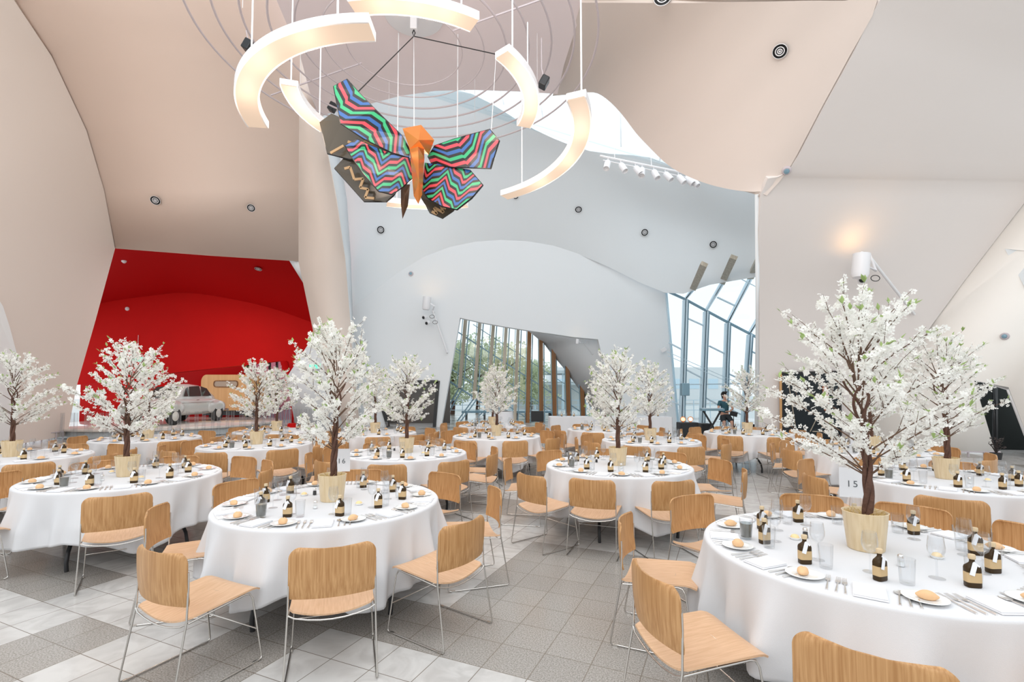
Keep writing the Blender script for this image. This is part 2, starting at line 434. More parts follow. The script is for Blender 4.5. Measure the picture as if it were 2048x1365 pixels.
# left wall, far part with the red opening
def d2(px): return 16.9+(px-227)*(20.0-16.9)/(628-227)
top2 = [(-60, -160, 9.0), (30, 0, 11.0), (100, 110, 12.4), (170, 260, 14.2), (205, 380, 15.7), (227, 497, 16.9)]
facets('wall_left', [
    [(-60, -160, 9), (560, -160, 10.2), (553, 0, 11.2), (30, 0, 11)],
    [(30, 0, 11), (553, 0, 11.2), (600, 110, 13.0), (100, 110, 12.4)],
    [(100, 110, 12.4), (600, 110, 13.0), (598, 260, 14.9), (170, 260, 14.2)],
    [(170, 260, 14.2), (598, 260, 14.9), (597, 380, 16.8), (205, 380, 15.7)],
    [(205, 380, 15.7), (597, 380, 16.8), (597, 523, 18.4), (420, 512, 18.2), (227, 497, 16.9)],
    ], M['paint_lamp_tint'], .1)
facets('wall_left', [
    [(600, 110, 13.0), (619, 183, 14.0), (640, 240, 14.9), (598, 260, 14.9)],
    [(598, 260, 14.9), (640, 240, 14.9), (656, 310, 15.8), (672, 400, 17), (597, 380, 16.8)],
    [(597, 380, 16.8), (672, 400, 17), (690, 520, 18.7), (597, 523, 18.4)],
    [(597, 523, 18.4), (690, 520, 18.7), (700, 640, 19.8), (628, 671, 19.6), (606, 566, 18.9)],
    [(628, 671, 19.6), (700, 640, 19.8), (712, 760, 20.4), (722, 862, 20.6), (690, 862, 20.5), (655, 760, 20.2)],
    ], M['paint_left'], .1)
# rounded bright return of that wall towards the back wall
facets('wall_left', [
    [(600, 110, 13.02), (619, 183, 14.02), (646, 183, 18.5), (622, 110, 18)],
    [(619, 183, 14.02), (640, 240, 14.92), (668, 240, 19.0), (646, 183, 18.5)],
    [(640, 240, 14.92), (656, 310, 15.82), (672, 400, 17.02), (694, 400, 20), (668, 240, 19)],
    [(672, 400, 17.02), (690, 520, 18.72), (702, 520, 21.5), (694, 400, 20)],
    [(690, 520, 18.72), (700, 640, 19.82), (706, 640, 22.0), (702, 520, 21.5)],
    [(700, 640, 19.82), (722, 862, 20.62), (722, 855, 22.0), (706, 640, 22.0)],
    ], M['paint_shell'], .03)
# jamb right of the red opening, blue daylight put into its white paint
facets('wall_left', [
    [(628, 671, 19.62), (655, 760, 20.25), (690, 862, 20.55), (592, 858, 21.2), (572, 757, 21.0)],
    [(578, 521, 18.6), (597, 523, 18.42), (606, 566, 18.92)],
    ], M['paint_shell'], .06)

# red bay behind the opening
archr = [(60, 660, 24), (120, 632, 24), (195, 606, 24), (300, 590, 24), (370, 584, 24), (450, 594, 24), (540, 614, 24), (618, 641, 24), (672, 660, 24)]
toprd = [(60, 440, 17.2), (120, 450, 17.2), (227, 472, 17.3), (300, 480, 17.8), (370, 486, 18.2), (450, 492, 18.5), (540, 496, 18.9), (620, 500, 19.4), (666, 515, 20.1)]
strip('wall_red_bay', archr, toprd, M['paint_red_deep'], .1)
mb = MB(); mb.slab([[U(p[0], p[1], 24) for p in archr]+[U(x, y, 24) for x, y in [(640, 760), (578, 745), (565, 722), (330, 748), (240, 768), (60, 772)]]], .3, (0, 1, 0))
struct(mb, 'wall_red_bay', M['paint_red'])
facets('wall_red_bay', [   # lower left red wall and the dark red wall deep under the canopy
    [(161, 770, 23.2), (332, 746, 23.2), (332, 850, 23.2), (158, 850, 23.2)],
    ], M['paint_red'], .1)
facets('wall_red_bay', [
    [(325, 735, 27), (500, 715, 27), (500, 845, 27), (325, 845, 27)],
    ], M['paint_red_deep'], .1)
facets('wall_red_bay', [
    [(495, 715, 27.3), (610, 705, 27.3), (610, 845, 27.3), (495, 845, 27.3)],
    ], M['pink'], .1)
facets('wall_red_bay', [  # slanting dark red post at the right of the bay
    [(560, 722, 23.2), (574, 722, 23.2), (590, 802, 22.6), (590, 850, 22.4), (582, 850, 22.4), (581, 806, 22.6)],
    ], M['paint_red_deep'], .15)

# back wall under the arc, with the openings of the two windows
YB = 22.0
arc = [(650, 655), (670, 636), (700, 612), (760, 560), (800, 533), (850, 507), (900, 489), (950, 479), (1000, 475), (1050, 477), (1100, 486), (1160, 504), (1220, 528), (1280, 555), (1331, 580)]
# the arc is smoothed before it becomes the edge of the wall
A = [U(p[0], p[1], YB) for p in arc]
right = [(1337, 640), (1345, 740), (1355, 854)]
def g0(px):  # point of the wall on the floor
    p = U(px, 854, YB); return Vector((p.x, YB, 0))
outer = A+[U(p[0], p[1], YB) for p in right[:2]]+[g0(1355), g0(650)]
door = [U(762, 770, YB), U(800, 762, YB), U(878, 762, YB), g0(868), g0(775), U(764, 812, YB)]
hole = [U(p[0], p[1], YB) for p in [(920, 636), (960, 645), (1010, 654), (1060, 662), (1110, 669), (1150, 675), (1196, 679), (1206, 720), (1217, 770), (1223, 820)]]+[g0(1226), g0(882)]
# openings reach the floor: notch them into the outline
outline = A+[U(p[0], p[1], YB) for p in right[:2]]+[g0(1355), g0(1226)]+[U(p[0], p[1], YB) for p in [(1223, 820), (1217, 770), (1206, 720), (1196, 679), (1150, 675), (1110, 669), (1060, 662), (1010, 654), (960, 645), (920, 636)]]+[g0(882), g0(872), U(880, 762, YB), U(800, 762, YB), U(764, 812, YB), g0(776), g0(650)]
mb = MB(); mb.slab([outline], .35, (0, 1, 0)); struct(mb, 'wall_back', M['paint_white'])

# upper shell that rises from the arc and leans towards the hall
lowA = [(645, 670, 22.05), (665, 643, 22.05), (700, 612, 22.05), (850, 505, 22.05), (1000, 472, 22.05), (1160, 501, 22.05), (1331, 578, 21.45), (1420, 562, 20.8), (1517, 545, 20.0), (1660, 520, 19.2)]
midA = [(645, 440, 21.3), (668, 420, 21.2), (700, 400, 21), (850, 380, 20.6), (1000, 380, 20.4), (1160, 400, 20.4), (1310, 430, 20.6), (1410, 455, 20.2), (1517, 470, 19.3), (1660, 480, 18.6)]
upA = [(600, 140, 18.5), (650, 165, 18.5), (740, 178, 18.2), (850, 178, 18), (945, 187, 17.8), (1070, 258, 18.2), (1180, 301, 18.6), (1300, 315, 18.8), (1390, 350, 18.6), (1560, 390, 18)]
lowA = [(p[0], p[1]+8, p[2]) for p in lowA]
loft('wall_back', [lowA, midA, upA], M['paint_shell'], .1)

# mauve grey ceiling
ZC = 10.2
cz = lambda px, py: UZ(px, py, ZC)
pts = [cz(640, 235), cz(655, 228), cz(740, 208), cz(800, 192), cz(870, 182), cz(945, 180), cz(1030, 183), cz(1115, 188), cz(1128, 130), cz(1150, 60), cz(1175, 0), cz(1240, -190), cz(500, -190), cz(553, 0), cz(600, 110), cz(619, 183)]
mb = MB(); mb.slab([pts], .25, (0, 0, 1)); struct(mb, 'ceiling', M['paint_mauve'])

# right vault down to the S-shaped edge
dep = lambda px, py: UZ(px, py, ZC).y
Sx = [(1106, 188), (1150, 184), (1188, 181), (1215, 195), (1245, 225), (1275, 265), (1300, 292), (1330, 322), (1355, 340), (1385, 355), (1420, 368), (1460, 378), (1500, 385), (1519, 388)]
S3 = [(p[0], p[1], 14.2-(p[0]-1115)*(14.2-11.2)/404) for p in Sx]
cr = [(1290, -200), (1175, 0)]
C3 = [(1164, 0, dep(1164, 0)), (1230, 0, 10.0), (1300, 0, 9.7), (1370, 0, 9.5), (1440, 0, 9.3), (1500, 0, 9.1), (1560, 0, 8.9), (1620, 0, 8.7), (1690, 0, 8.5), (1755, 0, 8.3), (1700, 110, 9.0), (1640, 220, 9.8), (1575, 340, 10.8), (1532, 390, 11.2)]
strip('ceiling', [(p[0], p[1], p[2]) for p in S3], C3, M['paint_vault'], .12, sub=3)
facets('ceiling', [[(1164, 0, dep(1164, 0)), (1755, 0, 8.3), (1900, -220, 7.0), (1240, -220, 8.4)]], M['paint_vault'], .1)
# right wall: the tall fin whose edge stands at the right of the far window
def gz(px, Y): p = U(px, 854, Y); return Vector((p.x, Y, 0))
def px_of(p):  # picture position of a point
    q = Vector(p)-Vector((0, 0, CAMH)); f = q.y*math.cos(PITCH)+q.z*math.sin(PITCH); u = -q.y*math.sin(PITCH)+q.z*math.cos(PITCH)
    return (CX+F*q.x/f, PPY-F*u/f)
base1 = px_of((0, 15.2, 0))[1]; base2 = px_of((0, 14.6, 0))[1]
L_ = [(1516, base1, 15.2), (1518, 640, 13.6), (1519, 388, 11.2), (1575, 340, 10.8), (1640, 220, 9.8), (1700, 110, 9.0), (1755, 0, 8.3), (1900, -220, 7)]
R_ = [(1700, base2, 14.6), (1860, 650, 13.4), (2048, 400, 12), (2085, 350, 11.6), (2140, 280, 11), (2200, 210, 10.5), (2250, 150, 10), (2400, -220, 7.4)]
loft('wall_right', [L_, R_], M['paint_right'], .12)
facets('wall_right', [   # its return towards the window wall
    [(1519, 388, 11.22), (1519, 640, 13.62), (1516, base1, 15.22), (1522, 856, 21.4), (1524, 700, 21.3), (1524, 520, 19.2), (1524, 388, 18)],
    ], M['paint_shell'], .1)
b3 = px_of((0, 12.0, 0))[1]; b4 = px_of((0, 12.6, 0))[1]; b5 = px_of((0, 9.0, 0))[1]
facets('wall_right', [   # cream wall at the far right
    [(1700, base2, 14.62), (1860, 650, 13.42), (2048, 400, 12.02), (2250, 150, 10.02), (2500, 150, 9.0), (2500, 775, 10.2), (2017, 775, 12.3), (1948, 762, 12.8), (1992, 908, 12.65)],
    [(2500, 775, 10.2), (2500, b5, 9.2), (2072, px_of((0, 12.0, 0))[1], 12.0), (2017, 775, 12.3)],
    ], M['paint_cream'], .12)
facets('wall_right', [   # white head and jamb of the dark doorway
    [(1948, 762, 12.82), (2017, 775, 12.32), (2040, 775, 13.0), (2078, b3, 12.5), (2072, b3, 12.02), (2017, 777, 12.33), (1971, 768, 12.7)],
    ], M['white_metal'], .06)
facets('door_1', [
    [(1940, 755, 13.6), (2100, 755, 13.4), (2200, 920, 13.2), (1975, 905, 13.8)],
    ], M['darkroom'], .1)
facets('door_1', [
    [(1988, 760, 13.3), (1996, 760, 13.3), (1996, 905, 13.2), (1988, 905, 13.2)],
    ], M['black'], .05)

# wall of the lit recess seen through the first window opening
facets('wall_recess', [
    [(1048, 655, 24.4), (1215, 675, 22.4), (1232, 852, 22.4), (1197, 842, 24.8), (1172, 799, 25), (1147, 764, 25), (1129, 739, 25), (1114, 721, 25), (1102, 707, 25), (1088, 688, 25), (1077, 679, 25)],
    ], M['paint_white'], .1)
# dark room behind the trapezoid doorway of the back wall
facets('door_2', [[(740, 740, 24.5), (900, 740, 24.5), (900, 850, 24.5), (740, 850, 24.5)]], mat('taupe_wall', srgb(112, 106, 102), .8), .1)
mb = MB(); mb.cur = 0
fr = [U(764, 812, 21.97), U(798, 764, 21.97), U(876, 764, 21.97), g0(869)+Vector((0, -.03, 0))]
for a, b in ((0, 1), (1, 2), (2, 3)): mb.bar(fr[a], fr[b], .14, .12, (0, 1, 0))
mb.bar(fr[0], g0(777)+Vector((0, -.03, 0)), .14, .12, (0, 1, 0))
struct(mb, 'door_2', M['black'])

# low rails and skirtings
mb = MB()
a, b = U(-60, 905, 13.2), U(126, 874, 16.4)
a.z = b.z = .28
mb.bar(a, b, .05, .03)
for k in range(12):
    p = a.lerp(b, k/11); mb.bar(p, (p.x, p.y, 0), .03, .03, (0, 1, 0))
tag(mb.build('guard_rail', M['grey_metal'], None, False), 'low grey floor rail along the foot of the left wall', 'rail')
mb = MB(); a, b = U(1905, 913, 12.3), U(2000, 911, 12.3); a.z = b.z = .12
mb.bar(a, b, .04, .03)
for k in range(4):
    p = a.lerp(b, k/3); mb.bar(p, (p.x, p.y, 0), .03, .03, (0, 1, 0))
tag(mb.build('guard_rail', M['grey_metal'], None, False), 'low floor rail before the dark doorway at far right', 'rail')

# ------------------------------------------------------------------ window 1, tilted steel and timber
root = tag(empty('window_1'), kind='structure')
def q(x, y): return 860+x/4.875, 600+y/4.875
Yg = 25.4
mb = MB()
g = [U(*q(-60, 1240), Yg), U(*q(1700, 1240), Yg), U(*q(1700, 100), Yg), U(*q(-60, 100), Yg)]
g[0].z = g[1].z = 0
mb.slab([g], .02, (0, 1, 0)); mb.build('pane', M['pane'], root, False)
mull = [((350, 170), (290, 860)), ((490, 180), (430, 970)), ((622, 200), (560, 1060)), ((745, 230), (692, 1130)), ((860, 250), (825, 1130)),
        ((970, 280), (950, 1130)), ((1080, 300), (1085, 1130)), ((1200, 350), (1215, 1130)), ((1335, 530), (1350, 1130)), ((1475, 740), (1490, 1130))]
for k, (a, b) in enumerate(mull):
    pa, pb = U(*q(*a), 25.0), U(*q(*b), 25.0)
    if k > 2: pb.z = 0
    mb = MB(); mb.bar(pa, pb, .2 if k > 4 else .16, .34, (0, 1, 0)); mb.build('fin', M['timber'] if k > 4 else M['timber_grey'], root, False)
    mb = MB(); off = Vector((.17, .15, 0)); 
    if k > 6: pa = pa-Vector((0, 0, (pa.z-pb.z)*.18))
    mb.bar(pa+off, pb+off, .05, .12, (0, 1, 0)); mb.bar(pa-off*.8, pb-off*.8, .03, .1, (0, 1, 0))
    mb.build('mullion', M['steel'], root, False)
for a, b in (((296, 868), (115, 1185)), ((434, 975), (285, 1180)), ((565, 1062), (505, 1120))):
    mb = MB(); pa, pb = U(*q(*a), 25.0), U(*q(*b), 25.3)
    for dx in (-.08, .1): mb.bar(pa+Vector((dx, 0, 0)), pb+Vector((dx, 0, 0)), .05, .25, (0, 1, 0))
    mb.build('strut', M['steel'], root, False)
sl = (1080-670)/(600-10)
for x0, y0, x1, wd in ((100, 735, 720, .09), (200, 440, 1560, .045), (200, 470, 1560, .03), (250, 300, 1560, .06), (200, 670, 1560, .05), (420, 240, 1560, .03)):
    mb = MB(); y1 = y0+(x1-x0)*(.65 if wd != .09 else .665)
    mb.bar(U(*q(x0, y0), 25.25), U(*q(x1, y1), 25.25), wd, .06, (0, 1, 0)); mb.build('transom', M['steel'], root, False)

# ------------------------------------------------------------------ window 2 at the right, faceted glazing
root = tag(empty('window_2'), kind='structure')
def q2(x, y): return 1250+x/3.0325, 450+y/3.0325
mb = MB(); Yw = 21.6
g = [U(*q2(252, 400), Yw), U(*q2(760, 290), Yw), U(*q2(1000, 240), Yw), U(*q2(1000, 1250), Yw), U(*q2(320, 1250), Yw)]
g[3].z = g[4].z = 0
mb.slab([g], .02, (0, 1, 0)); mb.build('pane', M['pane'], root, False)
def bars(lst, Y, wd, dp, name, m):
    for a, b in lst:
        mb = MB(); mb.bar(U(*q2(*a), Y), U(*q2(*b), Y), wd, dp, (0, 1, 0)); mb.build(name, m, root, False)
low = [((365, 450), (340, 1240)), ((490, 520), (462, 1240)), ((620, 590), (596, 1240)), ((755, 660), (715, 1240)), ((880, 720), (850, 1240))]
for a, b in low:
    for dx, wd, m in ((-8, .06, 'steel_light'), (6, .1, 'steel_light'), (0, .03, 'steel'), (17, .03, 'steel')):
        bars([((a[0]+dx, a[1]+(abs(dx)*.9)), (b[0]+dx, b[1]))], Yw-.1, wd, .2, 'mullion', M[m])
for a, b, c in (((365, 450), (415, 385), (480, 238)), ((490, 520), (590, 350), (660, 196)), ((625, 585), (760, 320), (815, 210)), ((755, 655), (830, 530), (900, 400))):
    for dx, wd, m in ((-6, .05, 'steel_light'), (8, .08, 'steel_light'), (1, .03, 'steel')):
        bars([((a[0]+dx*.3, a[1]), (b[0]+dx, b[1]))], Yw-.12, wd, .2, 'mullion', M[m])
    mb = MB(); mb.bar(U(*q2(*b), Yw-.6), U(*q2(*c), 18.3), .15, .26, (0, 1, 0)); mb.build('fin', M['timber_grey'], root, False)
bars([((250, 400), (365, 452)), ((365, 452), (490, 520)), ((490, 520), (620, 590)), ((620, 590), (755, 660)), ((755, 660), (900, 735))], Yw-.1, .08, .12, 'transom', M['steel'])
bars([((250, 402), (420, 357)), ((420, 357), (760, 290)), ((760, 290), (900, 262))], Yw-.1, .1, .12, 'transom', M['steel'])
bars([((385, 570), (485, 615)), ((560, 440), (672, 493)), ((265, 715), (345, 757)), ((510, 735), (605, 782)), ((372, 880), (468, 930)), ((630, 905), (722, 948)), ((770, 770), (870, 815)), ((288, 1072), (342, 1096)), ((490, 1050), (560, 1090)), ((640, 1120), (700, 1150)), ((310, 970), (900, 962))], Yw-.1, .05, .1, 'transom', M['steel_light'])
bars([((255, 770), (800, 1010)), ((260, 795), (700, 985))], Yw-.5, .02, .02, 'tie_rod', M['steel_light'])
mb = MB(); mb.bar(U(*q2(249, 402), 21.9), g0(1355)+Vector((.02, -.05, 0)), .08, .1, (0, 1, 0)); mb.build('frame', M['steel_light'], root, False)
for a, b in (((222, 765), (250, 750)), ((205, 375), (248, 402)), ((540, 240), (565, 262))):
    mb = MB(); mb.bar(U(*q2(*a), 21.7), U(*q2(*b), 21.6), .16, .16, (0, 1, 0)); mb.build('bracket', M['white_metal'], root, False)
bars([((560, 255), (900, 430))], Yw-.8, .03, .03, 'tie_rod', M['steel_light'])

# skylight glazing behind the S-shaped edge
root = tag(empty('window_3'), kind='structure')
g = [U(640, 120, 17.4), U(1200, 120, 16.8), U(1560, 330, 15.5), U(1560, 400, 17.9), U(1390, 345, 18.4), U(1180, 298, 18.4), U(1060, 252, 18), U(945, 180, 17.6), U(740, 175, 18)]
mb = MB()
for k in range(len(g)-2): mb.poly([g[0], g[k+1], g[k+2]])
mb.build('pane', M['pane'], root, False)
mb = MB()
for k in range(7):
    a = U(900+k*85, 120+max(0, k-3)*45, 17.0); b = U(930+k*78, min(182+k*28, 345), 17.7); mb.bar(a, b, .035, .05, (0, 1, 0))
mb.build('glazing_bar', M['white_metal'], root, False)

# unseen rear wall of the hall, added to cut frontal sky light
mb = MB(); mb.box((0, -9.5, 2.2), (34, .3, 4.4)); struct(mb, 'wall_rear', M['paint_white'])
# ------------------------------------------------------------------ chairs
def make_chair():
    root = empty('dining_chair')
    def seat(u, v):
        x = (u*2-1); fr = max(0, (v-.84)/.16)
        wd = .232*(1-.10*fr*fr) if fr else .232
        rc = max(0, (.05-v)/.05); wd -= .02*rc*rc
        z = .452-.030*(1-v)-.034*(1-x*x)*(1-v)**.8*1.0 - .006*(1-x*x) - .030*fr*fr
        return (x*wd, -.225+v*.47, z)
    mb = MB(); mb.sheet(seat, 14, 14, .010); mb.build('seat', M['oak_seat'], root, angle=50)
    def back(u, v):
        v = 1-(1-v)**1.9
        x = u*2-1; z = .490+v*.285; r = .055; W = .238
        top = .775-z; wd = W
        if top < r: wd = W-r+math.sqrt(max(0, r*r-(r-top)**2))
        bot = z-.490
        if bot < .02: wd -= (.02-bot)*.5
        y = -.207-.046*(1-x*x)-.018*v - .006*math.sin(v*PI)
        return (x*wd, y, z)
    mb = MB(); mb.sheet(back, 16, 20, .010); mb.build('backrest', M['oak_back'], root, angle=50)
    for s in (-1, 1):
        X = lambda a: s*a
        pts = [(X(.236), -.218, .680), (X(.237), -.216, .60), (X(.239), -.222, .42), (X(.250), -.292, .03), (X(.250), -.290, .013), (X(.250), -.272, .008),
               (X(.252), 0, .008), (X(.254), .215, .008), (X(.254), .232, .014), (X(.252), .233, .03), (X(.232), .178, .395), (X(.229), .160, .425), (X(.228), .130, .430),
               (X(.229), -.05, .415), (X(.236), -.212, .402)]
        mb = MB(); mb.tube(pts, .0056, 6)
        for y in (-.262, .19): mb.box((X(.251), y, .006), (.016, .03, .012))
        mb.build('side_frame', M['chrome'], root, angle=80)
    mb = MB()
    pts = [(-.236, -.226, .404)]+[(x*.226, -.232, .395-.038*(1-x*x)) for x in (-.9, -.6, -.3, 0, .3, .6, .9)]+[(.236, -.226, .404)]
    mb.tube(pts, .005, 6); mb.build('rear_crossbar', M['chrome'], root, angle=80)
    mb = MB(); mb.tube([(-.24, .205, .20), (.24, .205, .20)], .0045, 6); mb.build('stretcher', M['chrome'], root, angle=80)
    mb = MB(); mb.tube([(-.23, .10, .424), (.23, .10, .424)], .005, 6)
    mb.build('seat_crossbar', M['chrome'], root, angle=80)
    return root
chair0 = make_chair()

HOURS = ['twelve', 'one', 'two', 'three', 'four', 'five', 'six', 'seven', 'eight', 'nine', 'ten', 'eleven']
def clock(phi):
    h = ((90-phi)/30) % 12; k = int(round(h*2)) % 24
    return ("half past %s" % HOURS[k//2]) if k % 2 else ("%s o'clock" % HOURS[k//2])

# ------------------------------------------------------------------ tables: picture position of the flowerpot foot, name
TAB = {
    1: ((1732, 1099), 'front table numbered 15', [-125, -162, 155, 113, 70, 42, 14, -20, -55, -90]),
    2: ((664, 1002), 'front table numbered 16', [-69, -110, -163, 149, 97, 56, 13, -32]),
    3: ((254, 953), 'table left of number 16', [-54, -124, 180, 142, 105, 66, 40, 10]),
    4: ((1236, 931), 'table in the middle', [-115, -76, -143, 168, 123, 82, 45, 10, -24]),
    5: ((1893, 958), 'table behind number 15', [-131, 181, 124, 80, 45, 10, -25, -92]),
    6: ((23, 914), 'table at left edge', None, -38),
    7: ((513, 889), 'table before the caravan', None, -50),
    8: ((813, 906), 'table behind number 16', None, -54),
    9: ((295, 877), 'table before the car', None, -35),
    10: ((553, 862), 'table by the pink panels', None, -60),
    11: ((750, 866), 'table by dark doorway', None, -72),
    12: ((993, 872), 'table before slanted window', None, -74),
    13: ((1210, 859), 'table by the bar', None, -110),
    14: ((1301, 881), 'table left of the musician', None, -77),
    15: ((1495, 866), 'table before the musician', None, -93),
    16: ((1745, 902), 'table by the black display', None, -100),
    17: ((985, 851), 'farthest table', None, -85),
}
ZT = .745
TR = .88
centre = {}
for k, t in TAB.items():
    p = UZ(t[0][0], t[0][1], ZT); centre[k] = Vector((p.x, p.y, 0))

chair_used = False; chairs_at = []
def put_chair(k, phi, dist=1.17, jit=0):
    global chair_used
    c = centre[k]; a = math.radians(phi)
    loc = (c.x+math.cos(a)*dist, c.y+math.sin(a)*dist, 0); rz = a+PI/2+jit
    d = math.sin(a)*c.y+math.cos(a)*c.x
    look = 'from behind' if d < -abs(c.length)*.5 else ('facing camera' if d > abs(c.length)*.5 else 'side-on')
    lab = "oak chair %s, at %s of the %s" % (look, clock(phi), TAB[k][1])
    for o_ in chairs_at:
        if (o_[0]-Vector(loc)).length < (.50 if o_[1] != k else .3): return
    chairs_at.append((Vector(loc), k))
    if not chair_used:
        chair_used = True; chair0.location = loc; chair0.rotation_euler = (0, 0, rz)
        tag(chair0, lab, 'chair', 'oak chairs around the round tables'); return
    dup(chair0, loc, rz, label=lab)
chair0['category'] = 'chair'; chair0['group'] = 'oak chairs around the round tables'

# ------------------------------------------------------------------ round tables with cloths
def make_table():
    root = empty('banquet_table')
    mb = MB(); mb.lathe([(0, .70), (TR-.03, .70), (TR-.012, .705), (TR-.01, .735), (TR-.02, .7405), (0, .7405)], 48); mb.build('tabletop', M['white_metal'], root)
    for sx in (-1, 1):
        for sy in (-1, 1):
            mb = MB()
            mb.tube([(sx*.40, sy*.34, .70), (sx*.40, sy*.36, .45), (sx*.42, sy*.44, .30), (sx*.46, sy*.56, .17), (sx*.47, sy*.585, .08), (sx*.465, sy*.58, .002)], .017, 10)
            mb.build('leg', M['rubber'], root)
    mb = MB()
    for sx in (-1, 1): mb.bar((sx*.40, -.35, .50), (sx*.40, .35, .50), .025, .025)
    mb.bar((-.4, 0, .66), (.4, 0, .66), .03, .02); mb.build('leg_brace', M['rubber'], root, False)
    return root
def make_cloth(seed, name='tablecloth'):
    r = random.Random(seed); SEG = 220; mb = MB()
    ph = [r.uniform(0, 2*PI) for _ in range(6)]; n1 = r.choice([9, 10, 11])
    rings = []
    prof = [(0, 0), (.3, 0), (.6, 0), (.8, 0), (.862, 0)]
    def fold(a):
        return (.5+.5*math.sin(n1*a+ph[0]+.8*math.sin(3*a+ph[1])))**1.6*.6+.4*(.5+.5*math.sin((2*n1+3)*a+ph[2]+math.sin(2*a+ph[3])))**2
    def hem(a): return .235+.055*math.sin(4*a+ph[4])+.03*math.sin(7*a+ph[5])
    NT = 22
    for i, (rad, _) in enumerate(prof):
        rings.append([(rad*math.cos(2*PI*j/SEG), rad*math.sin(2*PI*j/SEG), ZT) for j in range(SEG)])
    for q_ in range(1, 5):
        t = q_/4*PI/2; rings.append([((.866+.018*math.sin(t))*math.cos(2*PI*j/SEG), (.866+.018*math.sin(t))*math.sin(2*PI*j/SEG), ZT-.018*(1-math.cos(t))) for j in range(SEG)])
    for k in range(1, NT+1):
        t = k/NT; row = []
        for j in range(SEG):
            a = 2*PI*j/SEG; f = fold(a+.05*t); h = hem(a); z = (ZT-.018)+(h-(ZT-.018))*t
            s = min(1, t*1.5)**1.2; rad = .884+s*(.155*f-.05)+.02*t
            row.append((rad*math.cos(a), rad*math.sin(a), z))
        rings.append(row)
    for rr in rings: mb.v += [Vector(p) for p in rr]
    for i in range(1, len(rings)):
        for j in range(SEG):
            a, b = (i-1)*SEG, i*SEG; jj = (j+1) % SEG
            if i == 1: continue
            mb.f.append([a+j, a+jj, b+jj, b+j]); mb.m.append(0)
    mb.f.append([SEG+j for j in range(SEG)]); mb.m.append(0)
    mb.v[0:SEG] = [Vector((.001*math.cos(2*PI*j/SEG), .001*math.sin(2*PI*j/SEG), ZT)) for j in range(SEG)]
    o = mb.build(name, M['linen'], angle=70)
    bm = bmesh.new(); bm.from_mesh(o.data); bmesh.ops.delete(bm, geom=[v for v in bm.verts if not v.link_faces], context='VERTS')
    bmesh.ops.recalc_face_normals(bm, faces=bm.faces); bm.to_mesh(o.data); bm.free()
    so = o.modifiers.new('thickness', 'SOLIDIFY'); so.thickness = .0025; so.offset = 1
    return o
table0 = make_table(); cloths = [make_cloth(s) for s in (3, 11, 29)]
first = True; cu = [False]*3
for k in TAB:
    c = centre[k]; rz = R.uniform(0, PI)
    if k == 1: rz = .6
    if k == 2: rz = .28
    if k == 3: rz = .75
    lab = 'black folding legs under the cloth of the %s' % TAB[k][1]
    if first:
        table0.location = c; table0.rotation_euler = (0, 0, rz); tag(table0, lab, 'table', 'round banquet tables'); first = False
    else: dup(table0, c, rz, label=lab)
    v = k % 3; lab = 'white tablecloth draped over the %s' % TAB[k][1]
    if not cu[v]:
        cu[v] = True; o = cloths[v]; o.location = c; o.rotation_euler = (0, 0, R.uniform(0, 6)); tag(o, lab, 'tablecloth', 'white round tablecloths')
    else: dup(cloths[v], c, R.uniform(0, 6), label=lab)

for k, t in TAB.items():
    if t[2]: angs = t[2]
    else: angs = [t[3]+36*i for i in range(10)]
    for i, a in enumerate(angs):
        dist = {(1, 0): 1.2, (1, 1): 1.22, (2, 1): 1.2, (2, 0): 1.13, (2, 2): 1.03, (3, 0): 1.12, (4, 0): 1.0, (4, 1): 1.0}.get((k, i), 1.17 if t[2] else 1.12)
        if t[2] is None: a += R.uniform(-3, 3)
        jit = R.uniform(-.07, .07)
        if (k, i) == (2, 1): a, jit = -108, -.13
        if (k, i) == (1, 1): a, jit = -161, -.12
        put_chair(k, a, dist, jit)

